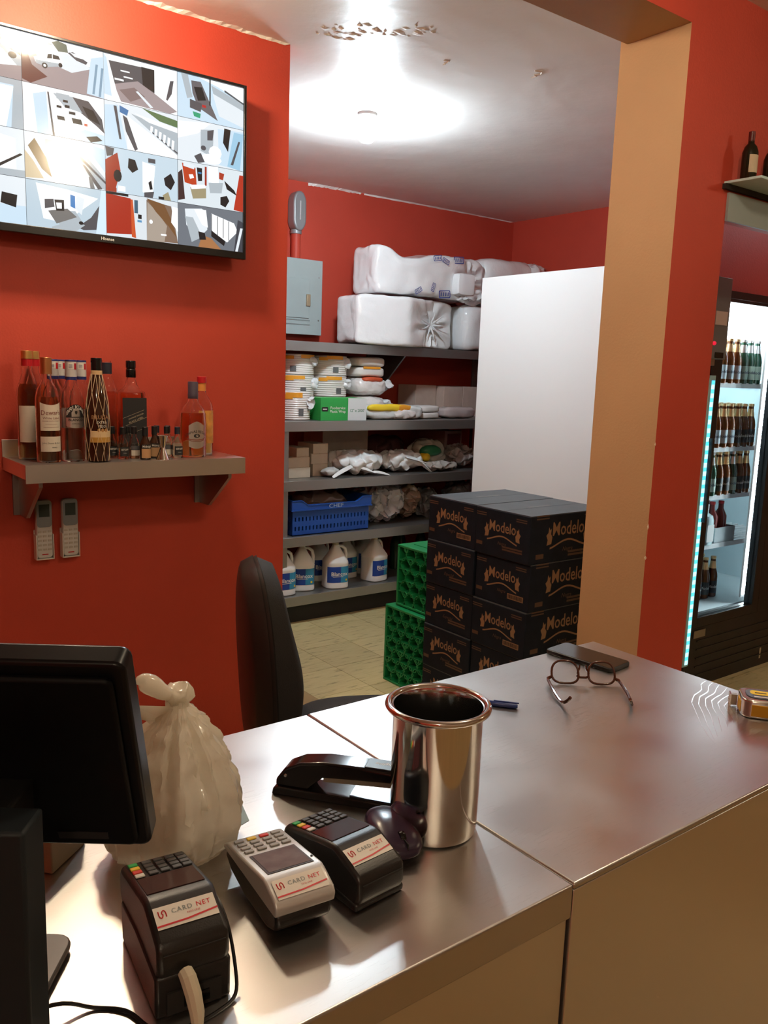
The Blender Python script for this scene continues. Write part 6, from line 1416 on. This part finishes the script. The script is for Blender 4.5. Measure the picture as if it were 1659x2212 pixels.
mb = MB(); mb.tube(smooth_pts([(0.0, -0.004, 0.203), (-0.014, -0.004, 0.209), (-0.028, 0.002, 0.220), (-0.040, 0.004, 0.227), (-0.047, 0.004, 0.226)]), [0.006, 0.0065, 0.007, 0.0075, 0.008, 0.009, 0.010, 0.0105, 0.0115, 0.012, 0.0125, 0.0125, 0.012, 0.0115, 0.0105, 0.009, 0.007, 0.006, 0.004, 0.003, 0.001], 12); o = mb.build('knot_ear', BAGM, bg, smooth=70)
mb = MB(); mb.add([(-0.004, -0.004, 0.190), (-0.050, 0.012, 0.196), (-0.052, 0.010, 0.182), (-0.030, 0.002, 0.174), (-0.010, -0.004, 0.172), (-0.006, 0.004, 0.188), (-0.05, 0.014, 0.192), (-0.03, 0.006, 0.170)], [(0, 1, 2, 3, 4), (0, 5, 6, 1), (5, 4, 3, 7), (1, 6, 2), (2, 6, 7, 3), (5, 7, 6)]); mb.build('loose_flap', BAGM, bg, smooth=0)
sc_ = MB().add([(0.487, 0.925, CT+0.0005), (0.503, 0.930, CT+0.0005), (0.505, 0.957, CT+0.014), (0.490, 0.955, CT+0.014), (0.487, 0.9255, CT+0.0001), (0.503, 0.9305, CT+0.0001), (0.505, 0.9575, CT+0.0136), (0.490, 0.9555, CT+0.0136)], [(0, 1, 2, 3), (7, 6, 5, 4), (0, 4, 5, 1), (1, 5, 6, 2), (2, 6, 7, 3), (3, 7, 4, 0)]).build('paper_slip', mat('pale_blue_paper', (0.42, 0.58, 0.68), 0.5), smooth=0)
tag(sc_, 'pale blue paper slip sticking out beside the carrier bag', 'paper')

# ------------------------------------------------------------------ monitor seen from behind, and a small carton
mo = thing('pos_monitor', 'black point of sale monitor seen from behind on a metal stand', 'monitor', (0.10, 0.70, CT), R(-36))
def mo_local(x, y, z):
    # world position to the stand's own frame
    v = Matrix.Rotation(R(36), 3, 'Z') @ Vector((x-0.10, y-0.70, z-CT)); return v
MP = mo_local(0.280, 0.712, 1.044); MR_ = (R(21), 0, 0)
MB().prism(rrect(-0.36, 0.0, 0.0, 0.226, 0.010), 0.004, 0.030, 'y').build('housing', mat('monitor_black', (0.005, 0.005, 0.006), 0.3, spec=0.25), mo, bevel=0.004, seg=3, fix=True, loc=MP, rot=MR_)
MB().prism(rrect(-0.350, -0.010, 0.010, 0.214, 0.008), -0.004, 0.004, 'y').build('back_cover', mat('monitor_back', (0.003, 0.003, 0.004), 0.5, spec=0.15), mo, bevel=0.003, fix=True, loc=MP, rot=MR_)
MB().prism(rrect(-0.352, -0.008, 0.010, 0.218, 0.004), 0.030, 0.032, 'y').build('screen', GLOSSB, mo, fix=True, loc=MP, rot=MR_)
MB().box(-0.082, -0.036, -0.0048, -0.004, 0.020, 0.029).build('rating_label', mat('dim_label', (0.022, 0.019, 0.021), 0.4), mo, loc=MP, rot=MR_)
CP = mo_local(0.147, 0.628, CT)
MB().box(-0.14, 0.0, 0.0, 0.040, 0.011, 0.245).build('stand_column', mat('stand_teal', (0.014, 0.019, 0.023), 0.5, spec=0.25), mo, bevel=0.003, loc=CP)
MB().box(-0.11, -0.03, 0.040, 0.098, 0.185, 0.240).build('tilt_bracket', BLACKP, mo, bevel=0.003, loc=CP)
BP = mo_local(0.238, 0.815, CT)
MB().prism(rrect(-0.26, 0.0, -0.20, 0.0, 0.018), 0.004, 0.011, 'z').build('base_plate', mat('base_grey', (0.10, 0.095, 0.09), 0.3), mo, bevel=0.002, fix=True, loc=BP)
for x, y in ((-0.24, -0.18), (-0.02, -0.18), (-0.24, -0.02), (-0.02, -0.02)): MB().lathe([(0, 0), (0.009, 0), (0.009, 0.0045), (0, 0.0045)], 12).build('rubber_foot', BLACKM, mo, loc=BP+Vector((x, y, 0)))
t = carton(0.175, 0.245, 0.99, 1.11, CT+0.0, 0.06, 'small cream carton standing behind the monitor', mat('pale_carton', (0.66, 0.60, 0.46), 0.55), 'desk carton')
del t['group']; t.rotation_euler = (0, 0, R(40)); t.location = (0.241, 1.019, CT)
